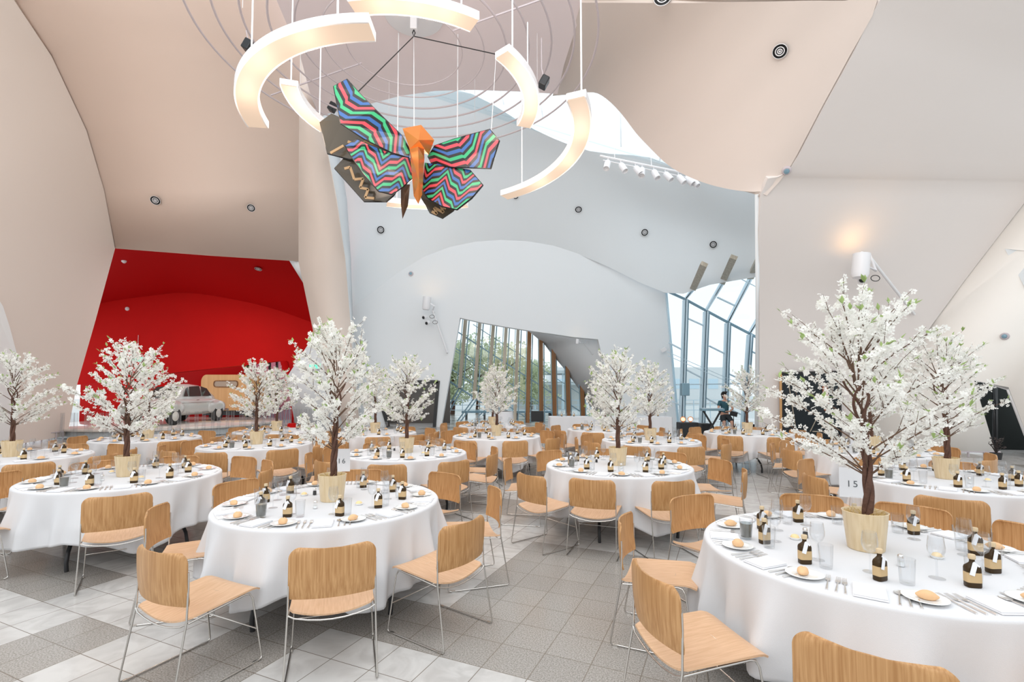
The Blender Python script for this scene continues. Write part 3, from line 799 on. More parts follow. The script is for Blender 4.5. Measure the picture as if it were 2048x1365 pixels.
# ------------------------------------------------------------------ blossom trees
def make_tree(seed, spread=1.0, tall=1.0):
    r = random.Random(seed); root = empty('blossom_tree')
    mb = MB()
    for (a, b) in (((.093, .002), (.113, .213)),):
        mb.lathe([(0, 0), (.088, 0), (.092, .004), (.114, .214), (.117, .218), (.113, .220), (.108, .216), (.105, .17), (0, .17)], 40)
    mb.build('pot', M['pot'], root, angle=50)
    mb = MB(); mb.lathe([(0, .185), (.10, .178)], 20)
    for _ in range(40):
        a = r.uniform(0, 6.3); q = r.uniform(.02, .09); b = a+r.uniform(-1, 1)
        mb.tube([(q*math.cos(a), q*math.sin(a), .18), (.1*math.cos(b), .1*math.sin(b), .205+r.uniform(0, .025))], .0015, 3)
    mb.build('straw_filling', M['soil'], root)
    wob = [r.uniform(-.02, .02) for _ in range(4)]
    def axis(z):
        return Vector((wob[0]*math.sin(z*4)+wob[1]*z, wob[2]*math.sin(z*3.3)+wob[3]*z, z))
    mb = MB(); limbs = []
    for s in range(3):
        a0 = s*2*PI/3; pts = []; rad = []
        for i in range(30):
            z = .17+i*.028; tw = a0+z*11; rr = .0155 if z < .75 else .017+(z-.75)*.22
            pts.append(axis(z)+Vector((rr*math.cos(tw), rr*math.sin(tw), 0))); rad.append(.0175-.011*min(1, i/28)+r.uniform(-.001, .001))
        mb.tube(pts, rad, 7); limbs.append(pts[-1])
    mb.build('trunk', M['bark'], root, angle=80)
    tw_ = MB(); pts_fl = []; tips = []
    def env(z): # canopy outline
        prof = [(.50, .20), (.62, .40), (.80, .50), (1.0, .50), (1.2, .42), (1.4, .27), (1.58, .10)]
        z /= tall
        for (a, b), (c, d) in zip(prof, prof[1:]):
            if a <= z <= c: return spread*(b+(d-b)*(z-a)/(c-a))
        return .1
    NB = 38
    for i in range(NB):
        zt = (.52+1.04*((i+.5)/NB)**.9)*tall; az = i*2.399+r.uniform(-.4, .4); rt = env(min(zt, 1.57*tall))*r.uniform(.72, 1.12)
        if i % 7 == 3: rt *= 1.15
        z0 = max(.42, min(zt-.12-.42*rt, .95+.25*r.random())); p0 = axis(min(z0, 1.0))
        if z0 > .95: p0 = axis(.98)+Vector((.02*math.cos(az), .02*math.sin(az), z0-.98))
        p3 = Vector((rt*math.cos(az), rt*math.sin(az), zt))+axis(.8)*Vector((1, 1, 0)).length*0
        p1 = p0.lerp(p3, .35)+Vector((0, 0, .02)); p2 = p0.lerp(p3, .7)+Vector((r.uniform(-.04, .04), r.uniform(-.04, .04), .04))
        path = []
        for q in range(9):
            t = q/8; path.append(p0*(1-t)**3+p1*3*t*(1-t)**2+p2*3*t*t*(1-t)+p3*t**3)
        tw_.tube(path, [.0050-.0036*q/8 for q in range(9)], 5, caps=False)
        L = (p3-p0).length
        for q in range(int(L/.0112)):
            t = r.uniform(.30, 1.0); x = t*8; ii = min(int(x), 7); p = path[ii].lerp(path[ii+1], x-ii)
            pts_fl.append(p+Vector((r.gauss(0, .014), r.gauss(0, .014), r.gauss(0, .014))))
        tips.append((p3, (p3-p2).normalized()))
        for q in range(4):
            t = r.uniform(.35, .9); x = t*8; ii = min(int(x), 7); p = path[ii].lerp(path[ii+1], x-ii)
            d = (path[ii+1]-path[ii]).normalized()+Vector((r.uniform(-.8, .8), r.uniform(-.8, .8), r.uniform(-.3, .8))); d.normalize()
            e = p+d*r.uniform(.08, .19); tw_.tube([p, p.lerp(e, .5)+Vector((0, 0, .008)), e], [.0022, .0018, .001], 4, caps=False)
            for _ in range(10):
                pp = p.lerp(e, r.uniform(.2, 1)); pts_fl.append(pp+Vector((r.gauss(0, .010), r.gauss(0, .010), r.gauss(0, .010))))
            if r.random() < .3: tips.append((e, d))
    tw_.build('branches', M['twig'], root, angle=80)
    fb = MB()
    for p in pts_fl:
        n = Vector((r.gauss(0, 1), r.gauss(0, 1), r.gauss(.3, 1))).normalized(); u = n.orthogonal().normalized(); v = n.cross(u)
        sz = r.uniform(.013, .021); a0 = r.uniform(0, 6)
        for k in range(5):
            a = a0+k*2*PI/5; d = u*math.cos(a)+v*math.sin(a); e = n.cross(d)
            cup = r.uniform(.15, .5)
            q = p+d*sz*.15
            fb.add([q, p+d*sz*.65+e*sz*.42+n*sz*cup*.5, p+d*sz*1.1+n*sz*cup, p+d*sz*.65-e*sz*.42+n*sz*cup*.5], [(0, 1, 2, 3)])
    fb.build('blossoms', M['petal'], root, smooth=False, recalc=False)
    lb = MB()
    for p, d in tips:
        for k in range(r.choice([2, 3, 4])):
            dd = (d+Vector((r.uniform(-.9, .9), r.uniform(-.9, .9), r.uniform(-.4, .9)))).normalized(); e = dd.cross(Vector((0, 0, 1))).normalized(); L = r.uniform(.03, .06)
            nn = dd.cross(e)
            lb.add([p, p+dd*L*.5+e*L*.2-nn*L*.05, p+dd*L, p+dd*L*.5-e*L*.2-nn*L*.05], [(0, 1, 2, 3)])
    lb.build('leaves', M['leaf'], root, smooth=False, recalc=False)
    return root
trees = [make_tree(5, 1.0, 1.0), make_tree(21, .84, .97), make_tree(33, .98, .93), make_tree(48, .8, .9)]
tu = [False]*4; var = {1: 0, 2: 1, 3: 2, 4: 3, 5: 0, 6: 2, 7: 3, 8: 3, 9: 2, 10: 3, 11: 3, 12: 3, 13: 3, 14: 3, 15: 3, 16: 1, 17: 3}
for k in TAB:
    v = var[k]; c = centre[k]; loc = (c.x, c.y, ZT+.003); rz = {1: 2.2, 2: 4.0, 3: 1.0}.get(k, R.uniform(0, 6))
    lab = 'white blossom tree in wooden pot on the %s' % TAB[k][1]
    if not tu[v]:
        tu[v] = True; o = trees[v]; o.location = loc; o.rotation_euler = (0, 0, rz); tag(o, lab, 'tree', 'blossom tree centrepieces')
    else: dup(trees[v], loc, rz, label=lab)

# ------------------------------------------------------------------ tableware prototypes
def lathe_obj(name, prof, m, seg=24, parent=None, angle=45):
    mb = MB(); mb.lathe(prof, seg); return mb.build(name, m, parent, angle=angle)
P = {}
P['side_plate'] = lathe_obj('side_plate', [(0, .003), (.045, .003), (.052, .006), (.084, .014), (.086, .0155), (.084, .0165), (.054, .0095), (.046, .0065), (0, .006)], M['china'], 40)
def roll(name, sx, sy, sz, pinch):
    mb = MB(); nu, nv = 18, 12
    rr = random.Random(hash(sx) % 97)
    for j in range(nv+1):
        th = PI*j/nv
        for i in range(nu):
            ph = 2*PI*i/nu; x = math.cos(ph)*math.sin(th); y = math.sin(ph)*math.sin(th); z = math.cos(th)
            t = 1-pinch*abs(y)**2.2
            b = 1+.05*math.sin(3*ph+z*2)
            zz = z*sz*t; zz = max(zz, -sz*.62)
            if z > .3 and abs(x) < .25: zz -= .004*(1-abs(x)/.25)
            mb.v.append(Vector((x*sx*t*b, y*sy, zz+sz*.62)))
    for j in range(nv):
        for i in range(nu):
            mb.f.append([j*nu+i, j*nu+(i+1) % nu, (j+1)*nu+(i+1) % nu, (j+1)*nu+i]); mb.m.append(0)
    return mb.build(name, M['bread'], angle=60)
P['bread_roll'] = roll('bread_roll', .026, .043, .023, .45)
P['round_bread_roll'] = roll('bread_roll', .030, .033, .026, .15)
P['wine_glass'] = lathe_obj('wine_glass', [(0, 0), (.034, .0015), (.034, .003), (.006, .008), (.0042, .02), (.0040, .085), (.008, .095), (.027, .112), (.036, .135), (.037, .155), (.031, .205), (.0302, .205), (.0355, .155), (.034, .136), (.024, .114), (0, .099)], M['glass'], 28)
P['tumbler'] = lathe_obj('tumbler', [(0, 0), (.028, 0), (.030, .003), (.036, .122), (.0345, .122), (.0285, .012), (0, .010)], M['glass'], 28)
g = empty('smoky_tumbler')
lathe_obj('glass', [(0, 0), (.030, 0), (.032, .003), (.040, .128), (.0385, .128), (.031, .014), (0, .012)], M['glass'], 28, g)
lathe_obj('drink', [(0, .013), (.030, .014), (.0372, .098), (0, .098)], M['smoke'], 28, g)
P['smoky_tumbler'] = g
# flat shouldered amber bottle with label, cork top and a ribbon tag
g = empty('amber_bottle'); mb = MB()
rows = [(.029, .019, 0), (.031, .021, .004), (.031, .021, .088), (.028, .019, .098), (.016, .014, .110), (.0105, .0105, .116), (.0105, .0105, .132)]
def rr_loop(a, b, z, n=24):
    out = []
    for i in range(n):
        t = 2*PI*i/n; c, s_ = math.cos(t), math.sin(t); e = .45 if a > .02 else 1
        out.append(Vector((a*math.copysign(abs(c)**e, c), b*math.copysign(abs(s_)**e, s_), z)))
    return out
for a, b, z in rows: mb.v += rr_loop(a, b, z)
for i in range(len(rows)-1):
    for j in range(24): mb.f.append([i*24+j, i*24+(j+1) % 24, (i+1)*24+(j+1) % 24, (i+1)*24+j]); mb.m.append(0)
mb.f.append(list(range(24))); mb.m.append(0); mb.build('body', M['amber'], g, angle=50)
mb = MB()
for a, b, z in ((.0314, .0214, .024), (.0314, .0214, .070)): mb.v += rr_loop(a, b, z)
for j in range(24): mb.f.append([j, (j+1) % 24, 24+(j+1) % 24, 24+j]); mb.m.append(0)
mb.build('label', M['kraft'], g, angle=50, recalc=False)
lathe_obj('stopper', [(0, .130), (.0135, .130), (.0145, .134), (.0145, .148), (.013, .151), (0, .151)], M['cork'], 16, g)
mb = MB(); mb.bar((.0, -.022, .116), (-.018, -.026, .060), .022, .0008, (0, 1, 0)); mb.bar((0, -.011, .118), (.016, -.024, .100), .007, .001, (0, 1, 0))
mb.build('ribbon_tag', M['ribbon'], g, False)
P['amber_bottle'] = g
mb = MB(); mb.box((0, 0, .004), (.13, .17, .006)); mb.box((0, .003, .010), (.126, .164, .005)); P['napkin'] = mb.build('napkin', M['napkin'], bevel=.0015)
# cutlery, pointing to -y (handle outwards is +x of the seat direction)
mb = MB(); mb.tube([(0, 0, .003), (0, .05, .0035), (0, .10, .004), (0, .125, .006)], [.0055, .0045, .0028, .003], 8)
mb.sheet(lambda u, v: ((u-.5)*(.010+.011*min(1, v*3)), .122+v*.03, .006-.003*math.sin(v*PI)), 4, 4, .0018)
for k in range(4): mb.bar((-.0085+k*.0057, .150, .006), (-.0080+k*.0053, .195, .009), .0022, .0016)
P['fork'] = mb.build('dinner_fork', M['silver'], angle=60)
mb = MB(); mb.tube([(0, 0, .003), (0, .05, .0035), (0, .095, .004)], [.0055, .0052, .004], 8)
mb.sheet(lambda u, v: ((u-.5)*.018*(1-.75*max(0, v-.6)/.4)+.003, .092+v*.125, .004), 3, 8, .0016); P['knife'] = mb.build('dinner_knife', M['silver'], angle=60)
mb = MB(); mb.tube([(0, 0, .003), (0, .06, .0035), (0, .13, .005)], [.0055, .004, .0026], 8)
mb.sheet(lambda u, v: ((u-.5)*.040*math.sqrt(max(.02, 1-(2*v-1)**2)), .128+v*.058, .006-.006*(1-(2*u-1)**2)*(1-(2*v-1)**2)), 8, 8, .0014); P['spoon'] = mb.build('soup_spoon', M['silver'], angle=70)
g = empty('butter_dish'); lathe_obj('dish', [(0, 0), (.025, 0), (.034, .014), (.0325, .0145), (.024, .004), (0, .004)], M['china'], 24, g)
mb = MB(); mb.lathe([(.024, .005), (.024, .016), (.018, .026), (.008, .030), (0, .031)], 18); mb.build('butter', M['butter'], g); P['butter_dish'] = g
g = empty('salt_shaker'); lathe_obj('glass', [(0, 0), (.017, 0), (.018, .003), (.014, .045), (0, .045)], M['glass'], 16, g)
lathe_obj('cap', [(.0145, .045), (.0145, .056), (.010, .063), (0, .064)], M['silver'], 16, g); lathe_obj('salt', [(0, .003), (.015, .003), (.0135, .025), (0, .025)], M['china'], 16, g); P['salt_shaker'] = g
g = empty('pepper_shaker'); lathe_obj('glass', [(0, 0), (.017, 0), (.018, .003), (.014, .045), (0, .045)], M['glass'], 16, g)
lathe_obj('cap', [(.0145, .045), (.0145, .056), (.010, .063), (0, .064)], M['silver'], 16, g); lathe_obj('pepper', [(0, .003), (.0155, .003), (.0138, .036), (0, .036)], M['rubber'], 16, g); P['pepper_shaker'] = g

used = set()
META = {'side_plate': ('plate', 'white side plates'), 'bread_roll': ('bread roll', 'bread rolls on the side plates'), 'round_bread_roll': ('bread roll', 'bread rolls on the side plates'),
        'wine_glass': ('glass', 'wine glasses'), 'tumbler': ('glass', 'water tumblers'), 'smoky_tumbler': ('glass', 'smoky tumblers'), 'amber_bottle': ('bottle', 'amber bottles with kraft labels'),
        'napkin': ('napkin', 'folded white napkins'), 'fork': ('fork', 'dinner forks'), 'knife': ('knife', 'dinner knives'), 'spoon': ('spoon', 'soup spoons'),
        'butter_dish': ('dish', 'butter dishes'), 'salt_shaker': ('shaker', 'salt shakers'), 'pepper_shaker': ('shaker', 'pepper shakers')}
def put(kind, loc, rz, label):
    o = P[kind]
    if kind in used: return dup(o, loc, rz, label=label)
    used.add(kind); o.location = loc; o.rotation_euler = (0, 0, rz); tag(o, label, *META[kind]); return o
ZS = ZT+.0035
for k, t in TAB.items():
    c = centre[k]; near = k in (1, 2, 3, 4, 5); mid = k in (6, 7, 8, 9, 14, 16)
    off = {1: -125, 2: -69-5, 3: -54, 4: -115, 5: -131}.get(k, t[3] if len(t) > 3 else 0)
    for i in range(10):
        phi = off+36*i; cl = clock(phi); D = t[1]
        def pol(r_, d_, z=ZS):
            a = math.radians(phi+d_); return (c.x+r_*math.cos(a), c.y+r_*math.sin(a), z)
        inward = math.radians(phi)+PI/2     # +y of the item points to the table centre
        pr = pol(.745, -20.5); put('side_plate', pr, R.uniform(0, 6), 'side plate at %s of the %s' % (cl, D))
        rb = 'bread_roll' if R.random() < .6 else 'round_bread_roll'
        put(rb, (pr[0]+R.uniform(-.012, .012), pr[1]+R.uniform(-.012, .012), ZS+.0075), R.uniform(0, 3), 'bread roll at %s of the %s' % (cl, D))
        nb = near or i % 3 != 1
        if nb: put('amber_bottle', pol(.56+R.uniform(-.03, .03), 7+R.uniform(-3, 3)), R.uniform(-.4, .4), 'amber labelled bottle at %s of the %s' % (cl, D))
        put('tumbler', pol(.55+R.uniform(-.02, .02), 15+R.uniform(-2, 2)), 0, 'water tumbler at %s of the %s' % (cl, D))
        if not (k in (10, 11, 13, 17) and i % 2): put('wine_glass', pol(.47+R.uniform(-.03, .03), 4+R.uniform(-3, 3)), 0, 'empty wine glass at %s of the %s' % (cl, D))
        if near or mid: put('napkin', pol(.765, 0), inward+R.uniform(-.05, .05), 'folded white napkin at %s of the %s' % (cl, D))
        if near:
            for q, nm in enumerate(('outer', 'middle', 'inner')):
                put('fork', pol(.85, -8.6+(-2.5+2.5*q)), inward+R.uniform(-.04, .04), '%s dinner fork at %s of the %s' % (nm, cl, D))
            for q, nm in enumerate(('inner', 'outer')):
                put('knife', pol(.855, 9.6+q*2.4), inward+R.uniform(-.04, .04), '%s dinner knife at %s of the %s' % (nm, cl, D))
            put('spoon', pol(.855, 7.0), inward+R.uniform(-.04, .04), 'silver soup spoon at %s of the %s' % (cl, D))
    def tb(r_, a_, z=ZS):
        a = math.radians(a_); return (c.x+r_*math.cos(a), c.y+r_*math.sin(a), z)
    put('smoky_tumbler', tb(.64, off+36*8+27 if k != 1 else 163), 0, 'tumbler of dark grey drink on the %s' % t[1])
    if near or mid:
        put('butter_dish', tb(.32, -30), 0, 'butter dish right of the pot on the %s' % t[1]); put('butter_dish', tb(.36, 150), 0, 'butter dish left of the pot on the %s' % t[1])
        put('salt_shaker', tb(.29, -95), 0, 'glass salt shaker beside the pot on the %s' % t[1]); put('pepper_shaker', tb(.31, 138), 0, 'glass pepper shaker beside the pot on the %s' % t[1])

# ------------------------------------------------------------------ table number stands
def number_stand(px, py, Y, text, table, rz, label):
    p = U(px, py, Y); root = tag(empty('table_number_stand', (p.x, p.y, ZS), rz), label, 'sign', 'table number stands')
    h = p.z-ZS
    mb = MB(); mb.lathe([(0, 0), (.03, 0), (.03, .003), (.004, .006), (.003, .012)], 20); mb.tube([(0, 0, .01), (0, 0, h-.09)], .0022, 8); mb.build('stand', M['silver'], root)
    mb = MB(); mb.box((0, 0, h), (.15, .003, .205)); mb.build('card', M['napkin'], root, False)
    cu_ = bpy.data.curves.new('digits', 'FONT'); cu_.body = text; cu_.size = .062; cu_.align_x = 'CENTER'; cu_.align_y = 'CENTER'; cu_.space_character = 1.25; cu_.extrude = .0004
    t = bpy.data.objects.new('digits', cu_); col.objects.link(t); t.parent = root; t.location = (0, -.0025, h-.01); t.rotation_euler = (PI/2, 0, 0)
    me = bpy.data.meshes.new_from_object(t); me.materials.clear(); me.materials.append(M['ink'])
    o = bpy.data.objects.new('digits', me); col.objects.link(o); o.parent = root; o.location = t.location; o.rotation_euler = t.rotation_euler
    bpy.data.objects.remove(t)
number_stand(1704, 966, 3.42, '15', 1, -.45, 'white number 15 card on a metal stand behind the front right tree')
number_stand(683, 921, 4.45, '16', 2, .15, 'white number 16 card on a metal stand behind the front left tree')
# ------------------------------------------------------------------ chandelier of thin rings under the grey ceiling
cR = Vector((-2.3, 10.15, 9.0))
root = tag(empty('ring_frame', (cR.x, cR.y, cR.z)), 'large frame of thin concentric rings hung under the mauve ceiling', 'ceiling frame')
def arc_pts(r, a0, a1, n): return [(r*math.cos(a0+(a1-a0)*i/n), r*math.sin(a0+(a1-a0)*i/n), 0) for i in range(n+1)]
for r_ in (4.1, 3.62, 3.14, 2.66, 2.18, 1.7, 1.22):
    mb = MB(); mb.tube([(r_*math.cos(2*PI*i/96), r_*math.sin(2*PI*i/96), 0) for i in range(96)], .022 if r_ > 2 else .014, 6, closed=True); mb.build('ring', M['grey_metal'], root)
for i in range(8):
    a = i*PI/4+.36
    if i in (3, 7): mb = MB(); mb.bar((1.2*math.cos(a), 1.2*math.sin(a), .05), (4.1*math.cos(a), 4.1*math.sin(a), .05), .02, .03); mb.build('spoke', M['grey_metal'], root, False)
    mb = MB(); mb.tube([(3.1*math.cos(a), 3.1*math.sin(a), .05), (3.1*math.cos(a), 3.1*math.sin(a), 1.2 if abs(a-3.5) > 1.3 else 1.2)], .006, 5); mb.build('hanger', M['white_metal'], root)
h = UZ(828, 30, ZC)
root = tag(empty('ceiling_rose', (h.x, h.y, ZC)), 'round pale disc on the ceiling where the butterfly hangs', 'ceiling fitting')
mb = MB(); mb.lathe([(0, 0), (.62, 0), (.66, -.03), (.62, -.05), (0, -.05)], 48); mb.build('disc', M['white_metal'], root)
mb = MB(); mb.box((0, 0, -.2), (.16, .12, .3)); mb.build('winch', M['white_metal'], root, False, bevel=.02)
mb = MB(); mb.tube([(0, 0, -.35), (.03, 0, -.42), (0, 0, -.5), (-.03, 0, -.42), (0, 0, -.35)], .012, 6); mb.build('shackle', M['rubber'], root)

# curved pendant lamps: (centre, z, radius, from degrees, to degrees, label)
def arc_lamp(cx, cy, z, r_, p0, p1, label, wd=.30, ht=.12):
    c0 = math.atan2(UZ(p0[0], p0[1], z).y-cy, UZ(p0[0], p0[1], z).x-cx); c1 = math.atan2(UZ(p1[0], p1[1], z).y-cy, UZ(p1[0], p1[1], z).x-cx)
    if len(p1) > 2:
        while c1 < c0: c1 += 2*PI
    elif c1 > c0: c1 -= 2*PI
    root = tag(empty('curved_pendant_lamp', (cx, cy, z)), label, 'pendant lamp', 'curved glowing pendant lamps')
    n = 40; hw = wd/2
    def ring(fn): return [fn(c0+(c1-c0)*i/n) for i in range(n+1)]
    def swept(sec, name, m):
        mb = MB(); k = len(sec)
        for i in range(n+1):
            a = c0+(c1-c0)*i/n
            for (dr, dz) in sec: mb.v.append(Vector(((r_+dr)*math.cos(a), (r_+dr)*math.sin(a), dz)))
        for i in range(n):
            for j in range(k): mb.f.append([i*k+j, i*k+(j+1) % k, (i+1)*k+(j+1) % k, (i+1)*k+j]); mb.m.append(0)
        mb.f.append(list(range(k))); mb.m.append(0); mb.f.append([n*k+j for j in range(k)]); mb.m.append(0)
        return mb.build(name, m, root, angle=30)
    swept([(-hw, 0), (-hw, ht), (hw, ht), (hw, 0), (hw-.02, 0), (hw-.02, .02), (-hw+.02, .02), (-hw+.02, 0)], 'housing', M['white_metal'])
    swept([(-hw+.02, .004), (-hw+.02, .016), (hw-.02, .016), (hw-.02, .004)], 'diffuser', M['lamp_glow'])
    for t in (.12, .88):
        a = c0+(c1-c0)*t; mb = MB(); mb.tube([(r_*math.cos(a), r_*math.sin(a), ht), (r_*math.cos(a), r_*math.sin(a), (9.0 if (cy+r_*math.sin(a)) < 11 else 10.19)-z)], .014, 6); mb.build('suspension_rod', M['white_metal'], root)
    for t in (.25, .5, .75):
        a = c0+(c1-c0)*t; l = bpy.data.lights.new('lamp_light', 'POINT'); l.energy = 14; l.color = (1, .78, .62); l.shadow_soft_size = .15
        o = bpy.data.objects.new('lamp_light', l); col.objects.link(o); o.parent = root; o.location = (r_*math.cos(a), r_*math.sin(a), -.3)
arc_lamp(-1.75, 8.15, 6.0, 2.46, (736, 42), (517, 256), 'largest curved glowing lamp at upper left', .33)
arc_lamp(-1.9, 8.2, 6.0, 3.08, (1145, 200), (995, 388, 1), 'long curved lamp at right, sweeping down behind the butterfly')
arc_lamp(-1.9, 8.2, 6.0, 3.12, (930, 409), (775, 404, 1), 'short curved lamp glimpsed below the butterfly')
arc_lamp(-1.8, 8.9, 7.0, 2.16, (1022, 100), (1043, 254, 1), 'small curved lamp hanging right of the butterfly')
arc_lamp(-1.8, 8.9, 7.0, 2.2, (575, 172), (650, 262), 'small curved lamp behind the left butterfly wing')
arc_lamp(-1.8, 8.9, 7.0, 2.38, (680, -20), (962, 34, 1), 'curved lamp cut by the top picture edge')

# ------------------------------------------------------------------ hanging butterfly sculpture
def stripe_mat(name, freq, amp, zf, pha=0, radial=False):
    m = bpy.data.materials.new(name); m.use_nodes = True
    n = m.node_tree; b = n.nodes['Principled BSDF']; b.inputs['Roughness'].default_value = .3; b.inputs['Coat Weight'].default_value = .12
    uv = n.nodes.new('ShaderNodeUVMap'); sp = n.nodes.new('ShaderNodeSeparateXYZ'); n.links.new(uv.outputs[0], sp.inputs[0])
    def mt(op, a, b_=None):
        x = n.nodes.new('ShaderNodeMath'); x.operation = op
        for i, v in enumerate((a, b_)):
            if v is None: continue
            if isinstance(v, (int, float)): x.inputs[i].default_value = v
            else: n.links.new(v, x.inputs[i])
        return x.outputs[0]
    pp = mt('PINGPONG', mt('MULTIPLY', mt('ADD', sp.outputs[0], pha), zf), 1.0)
    pp2 = mt('PINGPONG', mt('MULTIPLY', mt('ADD', sp.outputs[0], pha+.31), zf*2.7), 1.0)
    v = mt('ADD', mt('MULTIPLY', sp.outputs[1], freq), mt('ADD', mt('MULTIPLY', pp, amp), mt('MULTIPLY', pp2, amp*.22)))
    fr = mt('FRACT', v)
    r = n.nodes.new('ShaderNodeValToRGB'); r.color_ramp.interpolation = 'CONSTANT'
    cols = [(0, (.006, .006, .007)), (.15, srgb(52, 172, 118)), (.333, (.006, .006, .007)), (.483, srgb(44, 96, 164)), (.667, (.006, .006, .007)), (.817, srgb(206, 70, 84))]
    e = r.color_ramp.elements
    while len(e) < len(cols): e.new(.5)
    for i, (p, c) in enumerate(cols): e[i].position = p; e[i].color = (*c, 1)
    n.links.new(fr, r.inputs[0]); n.links.new(r.outputs[0], b.inputs['Base Color'])
    return m
stA = stripe_mat('zigzag_stripes_upper', 2.9, 1.3, 1.7)
stB = stripe_mat('zigzag_stripes_lower', 3.2, 1.0, 3.0, .2)
org = UZ(826, 330, 1.68+450/972*8.5)
bf = tag(empty('butterfly_sculpture', tuple(org)), 'hanging butterfly sculpture with zigzag striped wings and copper body', 'sculpture')
def zq(x, y): return 600+x/3.034, y/3.034
def wing(name, pts, mats, base, tip, th=.05, rim=.035):
    """pts: crop x, y, depth; uv along base->tip in metres"""
    P_ = [U(*zq(x, y), d)-org for x, y, d in pts]
    n = Vector((0, 0, 0))
    for i in range(len(P_)): n += P_[i].cross(P_[(i+1) % len(P_)])
    n.normalize()
    if n.y > 0: n = -n
    mb = MB(); tris = tessellate_polygon([P_]); k = len(P_)
    back = [p-n*th for p in P_]
    mb.v = P_+back
    for t in tris: mb.f.append(list(t)); mb.m.append(0)
    for t in tris: mb.f.append([k+i for i in t]); mb.m.append(1)
    for i in range(k): mb.f.append([i, (i+1) % k, k+(i+1) % k, k+i]); mb.m.append(1)
    o = mb.build(name, mats, bf, False)
    uvl = o.data.uv_layers.new(name='UVMap')
    b_ = U(*zq(*base), 8.5)-org; t_ = U(*zq(*tip), 8.5)-org; ax = (t_-b_).normalized(); ay = n.cross(ax).normalized()
    for lp in o.data.loops:
        p = o.data.vertices[lp.vertex_index].co-b_; uvl.data[lp.index].uv = (p.dot(ax), p.dot(ay))
    # black rim frame
    mb = MB(); mb.tube([p-n*th*.4 for p in P_], .016, 5, closed=True); r_ = mb.build('wing_rim', M['wing_black'], o); return o
wb = [M['wing_back'], M['wing_black']]
w_ = wing('rear_wing', [(120, 740, 8.9), (190, 690, 8.9), (260, 725, 8.85), (660, 930, 8.6), (620, 960, 8.6), (300, 965, 8.8), (165, 930, 8.9)], wb, (600, 940), (120, 740))
w_ = wing('rear_wing', [(208, 1020, 8.95), (272, 952, 8.9), (400, 960, 8.85), (620, 1100, 8.7), (565, 1185, 8.75), (522, 1222, 8.8), (388, 1222, 8.9)], wb, (600, 1000), (300, 1150))
w_ = wing('rear_wing', [(735, 1150, 8.8), (950, 1255, 8.9), (930, 1280, 8.95), (865, 1325, 8.95), (790, 1292, 8.9), (738, 1200, 8.85)], wb, (735, 1150), (900, 1300))
wing('forewing', [(205, 522, 8.0), (285, 480, 8.0), (355, 560, 8.05), (460, 668, 8.15), (620, 825, 8.4), (665, 905, 8.45), (662, 955, 8.45), (560, 925, 8.4), (390, 842, 8.25), (248, 748, 8.1)], [stA, M['wing_black']], (665, 930), (240, 500))
wing('forewing', [(775, 950, 8.45), (815, 885, 8.4), (930, 845, 8.25), (1150, 785, 8.0), (1206, 852, 7.95), (1155, 1020, 8.1), (930, 1012, 8.3), (800, 1000, 8.45)], [stA, M['wing_black']], (775, 960), (1180, 800))
wing('hindwing', [(275, 885, 8.2), (342, 845, 8.2), (420, 880, 8.25), (600, 950, 8.4), (668, 960, 8.45), (682, 1080, 8.5), (620, 1135, 8.45), (560, 1178, 8.4), (478, 1160, 8.35), (382, 1045, 8.25), (300, 930, 8.2)], [stB, M['wing_black']], (680, 1000), (300, 900))
wing('hindwing', [(758, 988, 8.45), (900, 1010, 8.4), (1030, 1032, 8.3), (1107, 1122, 8.2), (1040, 1200, 8.2), (950, 1270, 8.25), (860, 1250, 8.3), (780, 1205, 8.4), (742, 1150, 8.45)], [stB, M['wing_black']], (740, 1040), (1100, 1150))
# zigzag tan lines on the dark rear wings
def zline(pts, d, name='tan_stripe'):
    mb = MB()
    P_ = [U(*zq(x, y), d)-org for x, y in pts]
    for a, b in zip(P_, P_[1:]): mb.bar(a, b, .045, .02, (0, 1, 0))
    mb.build(name, M['tan'], bf, False)
zline([(270, 1025), (305, 1015), (330, 1090), (385, 1085), (365, 1140), (415, 1150), (395, 1200), (450, 1205)], 8.72)
zline([(185, 930), (265, 885)], 8.76); zline([(800, 1285), (830, 1300), (815, 1262), (870, 1290), (855, 1250), (885, 1265)], 8.72)
zline([(290, 860), (350, 880), (400, 860), (520, 900), (600, 930)], 8.5)
# copper body with facets
mb = MB(); K = lambda x, y, d: U(*zq(x, y), d)-org
hd = [K(622, 780, 8.3), K(735, 758, 8.25), K(815, 850, 8.3), K(782, 940, 8.35), K(752, 905, 8.05), K(665, 905, 8.1), K(720, 850, 7.95), K(660, 800, 8.45), K(770, 820, 8.5)]
for f in ((0, 6, 1), (0, 5, 6), (6, 5, 4), (6, 4, 3), (6, 3, 2), (6, 2, 1), (0, 1, 8, 7), (1, 2, 8), (2, 3, 8), (0, 7, 5), (7, 8, 3, 4, 5)):
    mb.poly([hd[i] for i in f])
mb.build('head', M['copper'], bf, False)
mb = MB(); bd = [K(665, 905, 8.1), K(752, 905, 8.05), K(755, 960, 8.2), K(742, 1180, 8.2), K(718, 1238, 8.3), K(690, 1190, 8.3), K(680, 1080, 8.3), K(716, 890, 7.9), K(722, 1100, 8.0), K(720, 1000, 8.5)]
for f in ((0, 7, 8, 6), (7, 1, 2, 8), (8, 2, 3), (8, 3, 4), (8, 4, 5), (8, 5, 6), (0, 6, 9), (1, 9, 2), (9, 3, 2), (9, 4, 3), (9, 5, 4), (9, 6, 5), (0, 9, 1, 7)):
    mb.poly([bd[i] for i in f])
mb.build('abdomen', M['copper'], bf, False)
